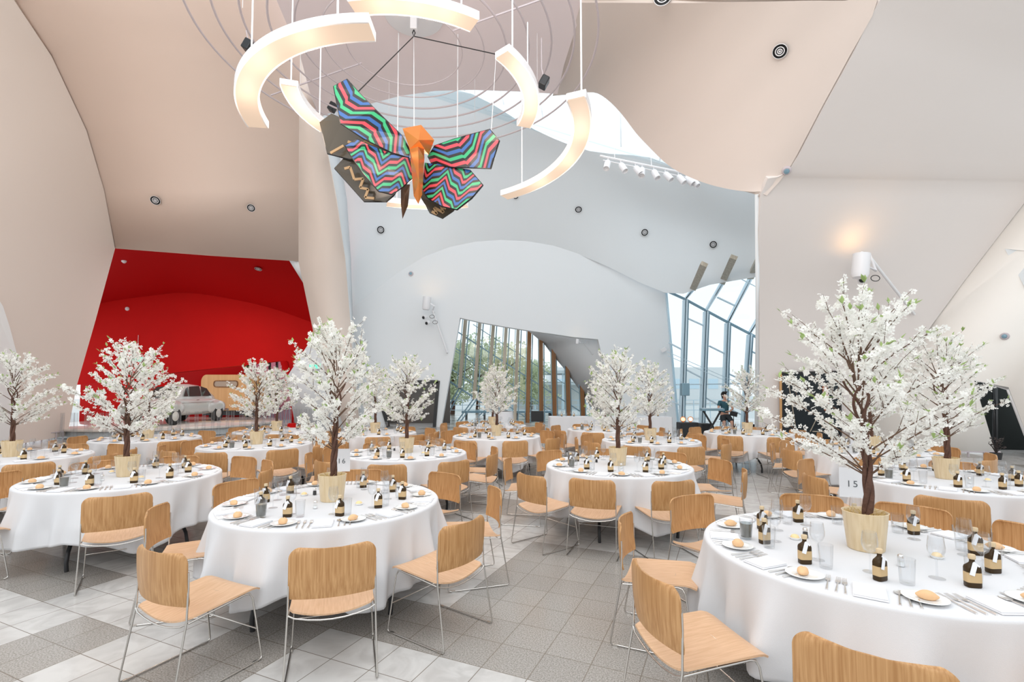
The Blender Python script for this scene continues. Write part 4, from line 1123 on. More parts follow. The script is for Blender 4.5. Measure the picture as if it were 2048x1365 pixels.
mb = MB(); tl = [K(612, 1120, 8.6), K(668, 1120, 8.55), K(655, 1250, 8.6), K(622, 1330, 8.65), K(612, 1240, 8.6), K(640, 1180, 8.45), K(640, 1180, 8.75)]
for f in ((0, 5, 4), (0, 1, 5), (1, 2, 5), (2, 3, 5), (3, 4, 5), (0, 4, 6), (0, 6, 1), (1, 6, 2), (2, 6, 3), (3, 6, 4)): mb.poly([tl[i] for i in f])
mb.build('tail', M['copper_dark'], bf, False)
hub = Vector((h.x, h.y, ZC-.5))-org
for a in (K(692, 765, 8.35), K(350, 560, 8.1), K(1190, 330, 9.3)):
    mb = MB(); mb.tube([hub, a], .009 if a.x > -.5 and a.x < .6 else .011, 5); mb.build('cable', M['white_metal'] if abs(a.x) < .6 else M['rubber'], bf)
mb = MB(); mb.tube([K(1190, 330, 9.3), K(1160, 800, 8.1)], .005, 5); mb.build('cable', M['white_metal'], bf)

# ------------------------------------------------------------------ ceiling and wall air vents
def vent(p, n, r_, label, group='round air vents'):
    n = Vector(n).normalized(); root = tag(empty('air_vent', tuple(p)), label, 'vent', group)
    root.rotation_euler = n.to_track_quat('Z', 'Y').to_euler()
    mb = MB(); mb.lathe([(r_*.93, .0), (r_, .0), (r_*.99, .010), (r_*.94, .010), (r_*.93, .0)], 32, cap=False); mb.build('outer_ring', M['white_metal'], root)
    mb = MB(); mb.lathe([(0, .003), (r_*.94, .003)], 32); mb.build('recess', M['black'], root)
    for q_ in (.60, .32):
        mb = MB(); mb.lathe([(r_*(q_-.10), .005), (r_*q_, .005), (r_*(q_+.04), .008), (r_*(q_-.05), .012), (r_*(q_-.10), .005)], 28, cap=False); mb.build('cone', M['white_metal'], root)
    mb = MB(); mb.lathe([(0, .005), (r_*.14, .005), (r_*.12, .014), (0, .015)], 16); mb.build('hub', M['white_metal'], root)
dg = bpy.context.evaluated_depsgraph_get(); dg.update()
bpy.context.view_layer.update(); dg = bpy.context.evaluated_depsgraph_get()
from mathutils.bvhtree import BVHTree
bvhs = []
for o in list(col.objects):
    if o.type == 'MESH' and o.get('kind') == 'structure' and o.name.split('.')[0] in ('wall_left', 'wall_right', 'wall_back', 'ceiling', 'wall_red_bay', 'wall_recess'):
        me = o.data; bvhs.append(BVHTree.FromPolygons([o.matrix_world @ v.co for v in me.vertices], [tuple(p.vertices) for p in me.polygons]))
def hit(px, py):
    x = (px-CX)/F; y = (PPY-py)/F
    d = Vector((x, math.cos(PITCH)-y*math.sin(PITCH), math.sin(PITCH)+y*math.cos(PITCH))).normalized()
    best = None
    for b in bvhs:
        r_ = b.ray_cast(Vector((0, 0, CAMH)), d)
        if r_[0] is not None and (best is None or r_[3] < best[1]):
            n = r_[1]; n = -n if n.dot(d) > 0 else n
            best = ((r_[0], n), r_[3])
    return best[0] if best else (Vector((0, 0, CAMH))+d*15, -d)
VL = [(312, 400, .17, 'left air vent above the red opening'), (503, 415, .15, 'right air vent above the red opening'), (762, 460, .19, 'air vent at the left end of the upper back wall'), (1157, 418, .17, 'air vent under the skylight middle'),
      (1289, 465, .17, 'second air vent from the right wall on the shell'), (1427, 489, .17, 'air vent nearest the right wall on the shell'), (1031, 391, .16, 'air vent under the long curved lamp tip'), (1561, 100, .155, 'large air vent high on the right vault'),
      (1325, -1, .2, 'air vent cut by the top picture edge'), (822, 548, .11, 'small round fitting left on the back wall'), (1573, 341, .10, 'small round fitting on the crease of the right vault'), (2010, 673, .09, 'small fitting on the cream wall'),
      (517, 536, .16, 'dark air vent in the red bay ceiling'), (248, 522, .09, 'small white light in the red bay ceiling'), (255, 618, .10, 'small white light on the red bay wall')]
for px, py, r_, lab in VL:
    p, n = hit(px, py)
    if 'vent' in lab: vent(p+n*.06, n, r_*.9, lab)
    else:
        root = tag(empty('round_fitting', tuple(p)), lab, 'fitting'); root.rotation_euler = n.to_track_quat('Z', 'Y').to_euler()
        mb = MB(); mb.lathe([(0, 0), (r_, 0), (r_, .03), (r_*.8, .06), (0, .06)], 24); mb.build('housing', M['white_metal'] if 'red' in lab else M['grey_metal'], root)
        mb = MB(); mb.lathe([(0, .062), (r_*.6, .062), (r_*.5, .09), (0, .1)], 20); mb.build('lens', M['white_metal'] if 'white' in lab else M['steel'], root)

# ------------------------------------------------------------------ wall mounted spotlights and track lights
def can(mb, p, d, L, r_):
    d = Vector(d).normalized(); M_ = d.to_track_quat('Z', 'Y').to_matrix()
    mb.lathe([(0, 0), (r_*.8, 0), (r_, L*.15), (r_, L), (r_*.86, L), (r_*.8, L*.8), (0, L*.8)], 18, p, M_)
def spot_arm(path, label, lamp_px, cams, scale, Yoff=.5):
    p0, n0 = hit(*path[0]); p1, n1 = hit(*path[-1])
    root = tag(empty('wall_spotlight_arm', tuple(p0)), label, 'spotlight', 'white wall spotlight arms')
    a = Vector((0, 0, 0))+n0*.35; b = p1-p0+n1*.12
    mb = MB(); mb.tube([n0*.02, a, a.lerp(b, .15), b, b-n1*.1], .04*scale, 10); mb.build('arm', M['white_metal'], root)
    lp = hit(*lamp_px)[0]+n0*.7-p0
    mb = MB(); can(mb, lp-Vector((0, 0, .30*scale)), (0.12, 0, 1), .62*scale, .20*scale); mb.build('uplight', M['white_metal'], root)
    mb = MB(); mb.tube([lp+Vector((.22*scale, 0, 0)), lp+Vector((.42*scale, 0, -.12*scale)), a+Vector((0, 0, .05))], .035*scale, 8); mb.build('yoke', M['white_metal'], root)
    mb = MB(); mb.lathe([(0, .305*scale), (.15*scale, .305*scale)], 18, lp+Vector((.03, 0, 0))); mb.build('bulb', mat('lit_bulb', (1, .85, .6), emit=(1, .78, .45), estr=2.2), root)
    for c_ in cams:
        q_ = hit(*c_)[0]+n0*.45-p0
        mb = MB(); mb.lathe([(0, 0), (.10*scale, 0), (.11*scale, .05), (.11*scale, .16*scale), (0, .17*scale)], 14, q_, Vector((-.5, -.75, -.35)).to_track_quat('Z', 'Y').to_matrix()); mb.build('camera_head', M['white_metal'], root)
        mb = MB(); mb.lathe([(0, .172*scale), (.075*scale, .172*scale), (.07*scale, .20*scale), (0, .2*scale)], 14, q_, Vector((-.5, -.75, -.35)).to_track_quat('Z', 'Y').to_matrix()); mb.build('lens', M['black'], root)
        mb = MB(); g_ = q_+Vector((.32*scale, -.05, .0)); mb.tube([g_+Vector((.12*scale*math.cos(t*PI/8), 0, .08*scale*math.sin(t*PI/8))) for t in range(16)], .010, 5, closed=True); mb.build('cable_loop', M['rubber'], root)
    l = bpy.data.lights.new('uplight_bulb', 'SPOT'); l.energy = 1.2*scale; l.color = (1, .84, .66); l.spot_size = 2.2; l.spot_blend = 1; l.shadow_soft_size = .2
    o = bpy.data.objects.new('uplight_bulb', l); col.objects.link(o); o.parent = root; o.location = lp+Vector((0, 0, .45*scale)); o.rotation_euler = (PI, 0, 0)
spot_arm([(1722, 505), (1822, 626)], 'white spotlight arm on the right wall above the front tree', (1684, 512), [(1702, 544)], .95)
spot_arm([(868, 625), (895, 706)], 'white spotlight arm on the back wall left of the slanted window', (857, 613), [(855, 637), (861, 648)], .9)
spot_arm([(1176, 683), (1187, 708)], 'small white spotlight in the recess of the slanted window', (1170, 672), [], .35)

p0, p1 = U(1206, 312, 15.2), U(1398, 352, 15.6)
root = tag(empty('lighting_track', tuple(p0)), 'white lighting bar with spotlights below the skylight', 'track light')
D = p1-p0
mb = MB(); mb.tube([Vector((-.1, 0, 0)), D], .035, 10); mb.tube([Vector((0, 0, -.14)), D+Vector((0, 0, -.14))], .02, 8); mb.build('bar', M['white_metal'], root)
for t in (.12, .5, .88):
    mb = MB(); mb.tube([D*t, D*t+Vector((0, .3, 1.6))], .012, 6); mb.build('hanger', M['white_metal'], root)
for i, t in enumerate((.05, .18, .33, .40, .52, .64, .78, .86, .93)):
    mb = MB(); q_ = D*t+Vector((0, 0, -.16)); mb.tube([D*t, q_+Vector((0, 0, -.03))], .015, 6); can(mb, q_, ((-.3, .4, .5, -.2, .3, .6, .5, .7, .4)[i], -.5, -1), .34, .10)
    mb.build('spotlight_head', M['white_metal'], root)
for (px, py, lab) in ((1088, 165, 'black speaker hung beside the small right lamp'), (497, 92, 'small black fitting behind the largest curved lamp'), (665, 215, 'dark spotlight cluster behind the left butterfly wing')):
    Y = 9.8 if px != 665 else 12.5; p = U(px, py, Y)
    root = tag(empty('ceiling_spotlight', tuple(p)), lab, 'spotlight')
    mb = MB(); mb.box((0, 0, 0), (.16, .2, .22), Matrix.Rotation(.5, 3, 'Y')); mb.build('body', M['black'], root, False, bevel=.02)
    mb = MB(); mb.tube([(0, 0, .1), (-.05, 0, .3), (-.05, 0, max(.4, 9.0-p.z))], .012, 6); mb.build('bracket', M['grey_metal'], root)

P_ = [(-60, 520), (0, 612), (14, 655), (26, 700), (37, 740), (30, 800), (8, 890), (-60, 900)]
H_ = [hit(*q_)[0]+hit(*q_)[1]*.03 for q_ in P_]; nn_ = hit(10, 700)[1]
mb = MB(); mb.slab([H_], .04, nn_); struct(mb, 'wall_left', mat('lit_patch_white', srgb(244, 243, 242), .5))  # lit patch on the left wall, laid on as a white slab

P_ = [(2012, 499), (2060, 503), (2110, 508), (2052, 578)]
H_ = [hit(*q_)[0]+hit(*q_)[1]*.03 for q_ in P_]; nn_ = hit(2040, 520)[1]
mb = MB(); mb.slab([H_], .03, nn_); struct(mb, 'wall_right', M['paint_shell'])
# ------------------------------------------------------------------ round display platform with car and caravan
pc = Vector((-14.05, 20.3, 0)); PR = 3.95
root = tag(empty('display_platform', tuple(pc)), 'round low white platform carrying the vintage car', 'platform')
mb = MB(); mb.lathe([(0, .02), (PR-.12, .02), (PR-.12, .26), (0, .26)], 96); mb.build('base', mat('platform_base', srgb(186, 192, 194), .3), root)
mb = MB(); mb.lathe([(0, .26), (PR, .26), (PR+.02, .28), (PR+.02, .34), (PR, .355), (0, .355)], 96); mb.build('deck', mat('glossy_white_deck', srgb(222, 214, 206), .12), root)
# clear acrylic tubes standing around the platform
gl = None; n_ = 0
for i in range(44):
    a = math.radians(208+i*3.4); rr_ = PR+.18+(.12 if i % 2 else 0)
    loc = (pc.x+rr_*math.cos(a), pc.y+rr_*math.sin(a), 0)
    if gl is None:
        mb = MB(); mb.lathe([(.055, 0), (.055, .92), (.048, .92), (.048, .01)], 14); gl = mb.build('acrylic_tube', M['glass']); gl.location = loc
        tag(gl, 'clear acrylic barrier tube standing around the car platform', 'barrier', 'clear acrylic tubes around the platform')
    else: dup(gl, loc, 0)
for i in range(12):
    p = U(560+i*10, 868-(i % 3)*2, 19.2); dup(gl, (p.x, p.y, 0), 0, label='clear acrylic barrier tube right of the red opening', group='clear acrylic tubes right of the opening')

def make_car():
    root = empty('vintage_car'); m = M['car']
    # stations along x: rear -2.15 .. front 2.2 ; lower body half width, bottom, top
    st = [(-2.18, .30, .45, .62), (-2.1, .55, .38, .78), (-1.9, .66, .34, .90), (-1.5, .72, .32, .98), (-1.0, .76, .30, 1.02), (-.4, .78, .30, 1.03), (.3, .78, .30, 1.02), (.75, .74, .30, 1.02),
          (1.1, .64, .32, 1.02), (1.5, .56, .34, .99), (1.85, .48, .38, .93), (2.05, .38, .42, .84), (2.14, .22, .48, .72)]
    mb = MB(); n = 20
    for x, hw, zb, zt in st:
        zc = (zb+zt)/2; hz = (zt-zb)/2
        for j in range(n):
            t = 2*PI*j/n; c, s_ = math.cos(t), math.sin(t); e = .55
            mb.v.append(Vector((x, hw*math.copysign(abs(c)**e, c), zc+hz*math.copysign(abs(s_)**e, s_))))
    for i in range(len(st)-1):
        for j in range(n): mb.f.append([i*n+j, i*n+(j+1) % n, (i+1)*n+(j+1) % n, (i+1)*n+j]); mb.m.append(0)
    mb.f.append(list(range(n))); mb.m.append(0); mb.f.append([(len(st)-1)*n+j for j in range(n)]); mb.m.append(0)
    mb.build('body', m, root, angle=60)
    # cabin
    cs = [(-1.75, .42, .90, .92), (-1.45, .56, .90, 1.16), (-1.1, .62, .95, 1.38), (-.7, .64, .95, 1.53), (-.2, .64, .95, 1.57), (.25, .62, .95, 1.54), (.50, .60, .95, 1.42), (.80, .60, .95, 1.14), (.98, .58, .95, .99)]
    def cabin_ring(x, hw, zb, zt, grow=0):
        out = []
        for k in range(17):
            t = PI*k/16; y = -math.cos(t); yy = (hw+grow)*math.copysign(abs(y)**.6, y)*(1-.0*math.sin(t)); zz = zb+(zt+grow-zb)*abs(math.sin(t))**.55
            yy *= 1-.20*(zz-zb)/.6
            out.append(Vector((x, yy, zz)))
        return out
    mb = MB()
    for c_ in cs: mb.v += cabin_ring(*c_)
    for i in range(len(cs)-1):
        for j in range(16): mb.f.append([i*17+j, i*17+j+1, (i+1)*17+j+1, (i+1)*17+j]); mb.m.append(0)
    mb.build('roof', m, root, angle=60)
    # glazing
    def gz_(name, pts):
        mb = MB(); c_ = sum((Vector(p) for p in pts), Vector())/len(pts); out = Vector((c_.x*.0, c_.y, .2)).normalized()
        mb.slab([pts], .012); mb.build(name, M['car_glass'], root, False)
    for s_ in (-1, 1):
        for pts in ([(.34, .58, 1.07), (.58, .585, 1.07), (.40, .52, 1.37), (.28, .515, 1.43)], [(-.42, .60, 1.07), (.28, .60, 1.07), (.22, .52, 1.45), (-.38, .525, 1.48)], [(-1.08, .60, 1.07), (-.50, .60, 1.07), (-.46, .53, 1.47), (-.86, .53, 1.38)]):
            gz_('side_window', [(p[0], s_*(p[1]+.045), p[2]) for p in pts])
    gz_('windscreen', [(.99, -.52, 1.06), (.99, .52, 1.06), (.60, .44, 1.43), (.60, -.44, 1.43)])
    gz_('rear_window', [(-1.52, -.34, 1.14), (-1.52, .34, 1.14), (-1.2, .28, 1.34), (-1.2, -.28, 1.34)])
    # mudguards, wheels, headlights
    def blob(name, c_, d, mt, power=1):
        mb = MB(); nu, nv = 18, 12
        for j in range(nv+1):
            th = PI*j/nv
            for i in range(nu):
                ph = 2*PI*i/nu; v = Vector((math.sin(th)*math.cos(ph), math.sin(th)*math.sin(ph), math.cos(th)))
                v = Vector([math.copysign(abs(q_)**power, q_) for q_ in v]); mb.v.append(Vector((c_[0]+v.x*d[0], c_[1]+v.y*d[1], c_[2]+v.z*d[2])))
        for j in range(nv):
            for i in range(nu): mb.f.append([j*nu+i, j*nu+(i+1) % nu, (j+1)*nu+(i+1) % nu, (j+1)*nu+i]); mb.m.append(0)
        return mb.build(name, mt, root, angle=70)
    for s_ in (-1, 1):
        blob('front_mudguard', (1.38, s_*.66, .62), (.74, .20, .31), m, .85); blob('rear_mudguard', (-1.28, s_*.72, .60), (.62, .14, .28), m, .85)
        blob('headlight', (2.0, s_*.60, .74), (.10, .12, .12), M['chrome'], 1)
        for x in (1.32, -1.28):
            w_ = empty('wheel', (x, s_*.70, .33)); w_.parent = root
            tf = Matrix.Rotation(-s_*PI/2, 3, 'X')
            mb = MB(); mb.lathe([(.20, -.09), (.31, -.09), (.33, -.06), (.33, .06), (.31, .09), (.20, .09)], 28, (0, s_*.06, 0), tf); mb.build('tyre', M['tyre'], w_)
            mb = MB(); mb.lathe([(0, .05), (.20, .06), (.21, .085), (.12, .10), (.09, .13), (0, .14)], 28, (0, s_*.06, 0), tf); mb.build('hub', M['whitewall'], w_)
    mb = MB(); mb.tube([(2.1, -.78, .42), (2.28, -.5, .42), (2.33, 0, .42), (2.28, .5, .42), (2.1, .78, .42)], .05, 10); mb.build('front_bumper', M['chrome'], root)
    mb = MB(); mb.tube([(-2.15, -.7, .45), (-2.28, -.4, .45), (-2.3, 0, .45), (-2.28, .4, .45), (-2.15, .7, .45)], .05, 10); mb.build('rear_bumper', M['chrome'], root)
    mb = MB()
    for k in range(5): mb.tube([(2.10-.03*k, -.42, .50+.06*k), (2.20-.035*k, 0, .50+.06*k), (2.10-.03*k, .42, .50+.06*k)], .018, 6)
    mb.build('grille', M['chrome'], root)
    mb = MB(); mb.box((.0, .825, .82), (1.9, .012, .02)); mb.box((.0, -.825, .82), (1.9, .012, .02)); mb.build('trim_strip', M['chrome'], root, False)
    mb = MB()
    for s_ in (-1, 1): mb.box((.02, s_*.80, .92), (.14, .03, .025))
    mb.build('door_handle', M['chrome'], root, False); return root
car = make_car(); car.location = (-13.42, 19.6, .355); car.rotation_euler = (0, 0, -PI/2-.02)
tag(car, 'pale silver 1950s saloon car parked on the round platform', 'car')

# plywood caravan behind the car
a_, b_ = U(384, 830, 23.0), U(482, 830, 23.0); cxv = (a_.x+b_.x)/2; wv = b_.x-a_.x
root = tag(empty('caravan', (cxv, 24.5, .36)), 'tan plywood caravan with a rounded window behind the car', 'caravan')
mb = MB(); hh = 2.05; out = []
for k in range(9): t = PI-PI/2*k/8; out.append((-wv/2+.25+.25*math.cos(t), hh-.35+.35*math.sin(t)))
for k in range(5): t = PI/2-PI/2*k/4; out.append((wv/2-.12+.12*math.cos(t), hh-.12+.12*math.sin(t)))
out += [(wv/2, .32), (-wv/2, .30)]
mb.slab([[(x, -.9, z) for x, z in out]], 2.6, (0, 1, 0)); mb.build('shell', M['ply'], root, False)
wx, wz = (432-433)/972*23.0, 1.38
def rrect(cx_, cz_, w_, h_, r_, y):
    o_ = []
    for (sx, sz, a0) in ((1, 1, 0), (-1, 1, PI/2), (-1, -1, PI), (1, -1, 3*PI/2)):
        for k in range(5):
            t = a0+k*PI/8; o_.append((cx_+sx*(w_/2-r_)+r_*math.cos(t), y, cz_+sz*(h_/2-r_)+r_*math.sin(t)))
    return o_
pw = U(437, 768, 23.0); lx = pw.x-cxv; lz = pw.z-.36
mb = MB(); mb.slab([rrect(lx, lz, 1.2, .34, .14, -.93), rrect(lx, lz, 1.1, .25, .1, -.93)], .04, (0, 1, 0)); f_ = mb.build('window_frame', M['timber'], root, False)
mb = MB(); mb.slab([rrect(lx, lz, 1.1, .25, .1, -.915)], .01, (0, 1, 0)); mb.build('pane', mat('caravan_window', srgb(170, 150, 130), .1), f_, False)
mb = MB(); mb.box((0, -.3, .18), (wv*.9, 1.2, .2)); mb.build('chassis', M['rubber'], root, False)
for s_ in (-1, 1):
    mb = MB(); mb.lathe([(.12, -.08), (.30, -.08), (.32, 0), (.30, .08), (.12, .08)], 22, (s_*(wv/2-.25), -.2, .03), Matrix.Rotation(PI/2, 3, 'Y')); mb.build('wheel', M['tyre'], root)

# framed pictures and bits in the bay
for i, (px, py, wd, hg, lab) in enumerate(((198, 803, .42, .36, 'lower framed picture on the red wall by the left tree'), (201, 785, .40, .20, 'upper framed picture on the red wall by the left tree'), (266, 786, .28, .34, 'small framed picture right of the left tree trunk'))):
    p = U(px, py, 23.14); root = tag(empty('framed_picture', tuple(p)), lab, 'picture', None)
    mb = MB(); mb.slab([[(-wd/2, 0, -hg/2), (wd/2, 0, -hg/2), (wd/2, 0, hg/2), (-wd/2, 0, hg/2)], [(-wd/2+.05, 0, -hg/2+.05), (wd/2-.05, 0, -hg/2+.05), (wd/2-.05, 0, hg/2-.05), (-wd/2+.05, 0, hg/2-.05)]], .05, (0, 1, 0)); mb.build('frame', M['white_metal'], root, False)
    mb = MB(); mb.box((0, .03, 0), (wd-.09, .02, hg-.09)); mb.build('print', mat('print_%d' % i, srgb(160, 120, 120), .5, noise=.4, nscale=9), root, False)
for k, (x0, x1) in enumerate(((537, 542), (551, 557), (494, 498))):
    mb = MB(); mb.bar(U((x0+x1)/2, 724, 25.5), U((x0+x1)/2, 812, 25.5), .10, .1, (0, 1, 0)); tag(mb.build('trim_%d' % (k+1), M['black'], None, False), kind='structure')
mb = MB(); mb.bar(U(520, 764, 25.4), U(590, 764, 25.4), .18, .1, (0, 1, 0)); tag(mb.build('trim_4', M['black'], None, False), kind='structure')
for k, px in enumerate((500, 520, 540, 560, 578)):
    p = U(px, 815, 24.6); root = tag(empty('bar_stool', (p.x, p.y, 0)), 'dark blue high stool by the pink panels in the bay', 'stool', 'high stools in the bay')
    mb = MB(); mb.lathe([(0, .72), (.17, .72), (.18, .75), (0, .76)], 16); mb.build('seat', mat('navy', srgb(60, 74, 104), .5), root)
    for q_ in range(4):
        a = q_*PI/2+.7; mb = MB(); mb.tube([(.12*math.cos(a), .12*math.sin(a), .72), (.2*math.cos(a), .2*math.sin(a), 0)], .014, 5); mb.build('leg', M['steel'], root)
p = U(584, 843, 18.9); mb = MB(); mb.lathe([(0, 0), (.16, 0), (.17, .38), (0, .38)], 20); o = mb.build('waste_bin', M['paint_red']); o.location = (p.x, p.y, 0); tag(o, 'small red bin at the right foot of the red opening', 'bin')
# exit signs
def exit_sign(px, py, Y, wd, lab):
    p = U(px, py, Y); root = tag(empty('exit_sign', tuple(p)), lab, 'sign')
    mb = MB(); mb.box((0, 0, 0), (wd, .06, wd*.45)); mb.build('housing', M['white_metal'], root, False)
    mb = MB(); mb.box((0, -.035, 0), (wd*.94, .012, wd*.38)); mb.build('panel', mat('green_sign', srgb(60, 170, 140), .4, emit=srgb(120, 240, 205), estr=.7), root, False)
    mb = MB(); mb.tube([(0, 0, wd*.22), (0, 0, 1.2)], .01, 6); mb.build('hanger', M['white_metal'], root)
p_, n_0 = hit(631, 733)
exit_sign(631, 733, p_.y-.12, .5, 'green lit exit sign on the white jamb')
exit_sign(275, 719, 23.965, .55, 'green exit sign above the left tree in the red bay')

# ------------------------------------------------------------------ long bar table with white cloth, glasses and bottles
a_, b_ = U(1100, 835, 16.6), U(1343, 835, 16.6); cx_ = (a_.x+b_.x)/2; L_b = b_.x-a_.x; hb = a_.z
root = tag(empty('bar_table', (cx_, 16.9, 0)), 'long buffet bar draped in white cloth before the back wall', 'bar table')
mb = MB(); mb.box((0, 0, hb-.03), (L_b-.02, .72, .04)); mb.build('tabletop', M['white_metal'], root, False)
for sx in (-1, 1):
    for sy in (-1, 1): mb = MB(); mb.box((sx*(L_b/2-.1), sy*.28, (hb-.05)/2), (.05, .05, hb-.05)); mb.build('leg', M['rubber'], root, False)
def clothf(u, v):
    # wraps front, ends follow
    per = L_b+1.52; s_ = u*per; 
    if s_ < .76: x, y, nx, ny = -L_b/2, .38-s_, -1, 0
    elif s_ < .76+L_b: x, y, nx, ny = -L_b/2+(s_-.76), -.38, 0, -1
    else: x, y, nx, ny = L_b/2, -.38+(s_-.76-L_b), 1, 0
    f = .03*v*math.sin(u*90)+.01
    return (x+nx*f, y+ny*f, hb*(1-v)+.02*v)
mb = MB(); mb.sheet(clothf, 160, 6, .004); mb.box((0, 0, hb), (L_b+.02, .78, .012)); o = mb.build('bar_cloth', M['linen'], None, angle=60); o.location = (cx_, 16.9, 0); tag(o, 'white cloth hanging over the long bar', 'tablecloth')
barg = None
for k, px in enumerate((1118, 1126, 1134, 1142, 1178, 1186, 1212, 1222, 1263, 1276, 1296, 1318, 1330)):
    p = U(px, 833, 16.8); dup(P['wine_glass' if k % 2 else 'tumbler'], (p.x, 16.8+.12*(k % 3), hb+.008), 0, label='glass standing on the long white bar', group='glasses on the bar')
for k, px in enumerate((1125, 1150, 1200, 1262, 1321)):
    p = U(px, 833, 16.8); dup(P['amber_bottle'], (p.x, 17.1, hb+.008), 0, label='dark bottle standing at the back of the bar', group='bottles on the bar')
root = tag(empty('leafy_garland', (U(1205, 832, 16.8).x, 16.75, hb+.01)), 'low green leaf arrangement on the bar', 'plant'); rg = random.Random(4)
mb = MB()
for k in range(160):
    p = Vector((rg.uniform(-.55, .45), rg.uniform(-.06, .06), rg.uniform(0, .10))); d = Vector((rg.uniform(-1, 1), rg.uniform(-1, 1), rg.uniform(-.2, 1))).normalized(); e = d.cross(Vector((.1, .2, 1))).normalized()
    mb.add([p, p+d*.03+e*.012, p+d*.07, p+d*.03-e*.012], [(0, 1, 2, 3)])
mb.build('leaves', M['leaf'], root, smooth=False, recalc=False)

# black lectern-like stand and white draped cocktail table before window 1
p0, p1 = U(1062, 811, 19.5), U(1087, 811, 19.5); root = tag(empty('display_stand', ((p0.x+p1.x)/2, 19.5, 0)), 'tall black monitor stand before the slanted window', 'stand')
mb = MB(); mb.box((0, 0, .62), (p1.x-p0.x, .25, p0.z-.64)); mb.build('panel', M['black'], root, False, bevel=.01)
mb = MB(); mb.box((0, 0, .06), (.62, .5, .10)); mb.build('foot', M['rubber'], root, False)
p0, p1 = U(984, 823, 18), U(1030, 823, 18); root = tag(empty('cocktail_table', ((p0.x+p1.x)/2, 18.2, 0)), 'white draped table behind the slanted window trees', 'table')
mb = MB(); zt = U(1000, 824, 18).z
def ct(u, v): a = 2*PI*u; r_ = .34+.10*v*(1+.2*math.sin(a*7)); return (r_*math.cos(a), r_*math.sin(a), zt*(1-v)+.01)
mb.sheet(ct, 70, 5, .004); mb.lathe([(0, zt), (.345, zt)], 40); mb.build('cloth', M['linen'], root)

# ------------------------------------------------------------------ musician, keyboard, loudspeakers
def gear(name, px0, px1, py0, Y, lab, cat, dp=.4, z0=0):
    a_, b_ = U(px0, py0, Y), U(px1, py0, Y); root = tag(empty(name, ((a_.x+b_.x)/2, Y, z0)), lab, cat)
    mb = MB(); mb.box((0, 0, (a_.z-z0)/2), (b_.x-a_.x, dp, a_.z-z0)); mb.build('cabinet', M['rubber'], root, False, bevel=.02)
    mb = MB(); mb.box((0, -dp/2-.006, (a_.z-z0)/2), ((b_.x-a_.x)*.86, .012, (a_.z-z0)*.84)); mb.build('front_grille', M['black'], root, False); return root, a_.z
_, tz = gear('bass_speaker', 1356, 1393, 845, 17.2, 'wide black speaker box with two glowing lamps on it', 'speaker')
gear('bass_speaker', 1399, 1419, 847, 17.4, 'narrow black speaker box left of the musician', 'speaker')
gear('stage_monitor', 1494, 1510, 849, 17.6, 'low black speaker at the foot of the right wall', 'speaker', .3)
for px, lab in ((1366, 'left glowing round lamp on the black speaker box'), (1381, 'right glowing ring lamp on the black speaker box')):
    p = U(px, 838, 17.1); root = tag(empty('glow_lamp', (p.x, 17.1, tz)), lab, 'lamp')
    mb = MB(); mb.lathe([(0, 0), (.04, 0), (.03, .02), (0, .02)], 14); mb.build('base', M['timber'], root)
    mb = MB(); mb.tube([(.085*math.cos(t*PI/10), 0, .11+.085*math.sin(t*PI/10)) for t in range(20)], .012, 6, closed=True); mb.build('ring', M['copper'], root)
    mb = MB(); mb.lathe([(0, 0), (.06, .01), (.075, .06), (.05, .12), (0, .13)], 16, (0, 0, .045)); mb.build('glow', mat('amber_glow', (.8, .4, .2), emit=(1, .62, .40) if px == 1366 else (1, .86, .74), estr=1.0), root)
a_, b_ = U(1362, 767, 17.6), U(1377, 792, 17.6); root = tag(empty('loudspeaker', ((a_.x+b_.x)/2, 17.6, b_.z)), 'dark loudspeaker raised on a pole before the far window', 'speaker')
mb = MB(); mb.box((0, 0, (a_.z-b_.z)/2), (b_.x-a_.x, .28, a_.z-b_.z)); mb.build('cabinet', M['steel'], root, False, bevel=.02)
root2 = tag(empty('speaker_pole', ((a_.x+b_.x)/2, 17.6, 0)), 'grey tripod pole carrying the raised loudspeaker', 'stand')
mb = MB(); mb.tube([(0, 0, .05), (0, 0, b_.z)], .02, 8); mb.build('pole', M['steel'], root2)
for k in range(3): t = k*2.1; mb = MB(); mb.tube([(0, 0, .55), (.4*math.cos(t), .4*math.sin(t), .01)], .013, 6); mb.build('leg', M['steel'], root2)
# keyboard on a crossed stand
YM = 17.0
a_, b_ = U(1402, 822, YM-.45), U(1446, 822, YM-.45); kz = a_.z
root = tag(empty('electronic_keyboard', ((a_.x+b_.x)/2, YM-.45, kz)), 'electronic keyboard in front of the musician', 'keyboard')
mb = MB(); mb.box((0, 0, .04), (b_.x-a_.x, .28, .08)); mb.build('case', M['steel'], root, False, bevel=.01)
mb = MB(); mb.box((0, -.03, .085), ((b_.x-a_.x)*.9, .14, .01)); mb.build('keys', M['white_metal'], root, False)
root = tag(empty('keyboard_stand', ((a_.x+b_.x)/2, YM-.45, 0)), 'dark crossed keyboard stand beside the musician', 'stand')
for s_ in (-1, 1): mb = MB(); mb.bar((s_*.28, s_*.03, .01), (-s_*.28, s_*.03, kz-.01), .05, .05, (0, 1, 0)); mb.build('leg', M['rubber'], root, False)
p = U(1467, 829, 16.8); root = tag(empty('microphone_stand', (p.x, 16.8, 0)), 'thin black music stand right of the musician', 'stand')
mb = MB(); mb.tube([(0, 0, .02), (0, 0, p.z)], .012, 6); mb.build('pole', M['rubber'], root)
mb = MB(); mb.lathe([(0, 0), (.16, 0), (.16, .02), (0, .03)], 20); mb.build('base', M['rubber'], root)
mb = MB(); mb.bar((-.12, 0, p.z+.04), (.13, 0, p.z-.02), .02, .16); mb.build('desk', M['rubber'], root, False)
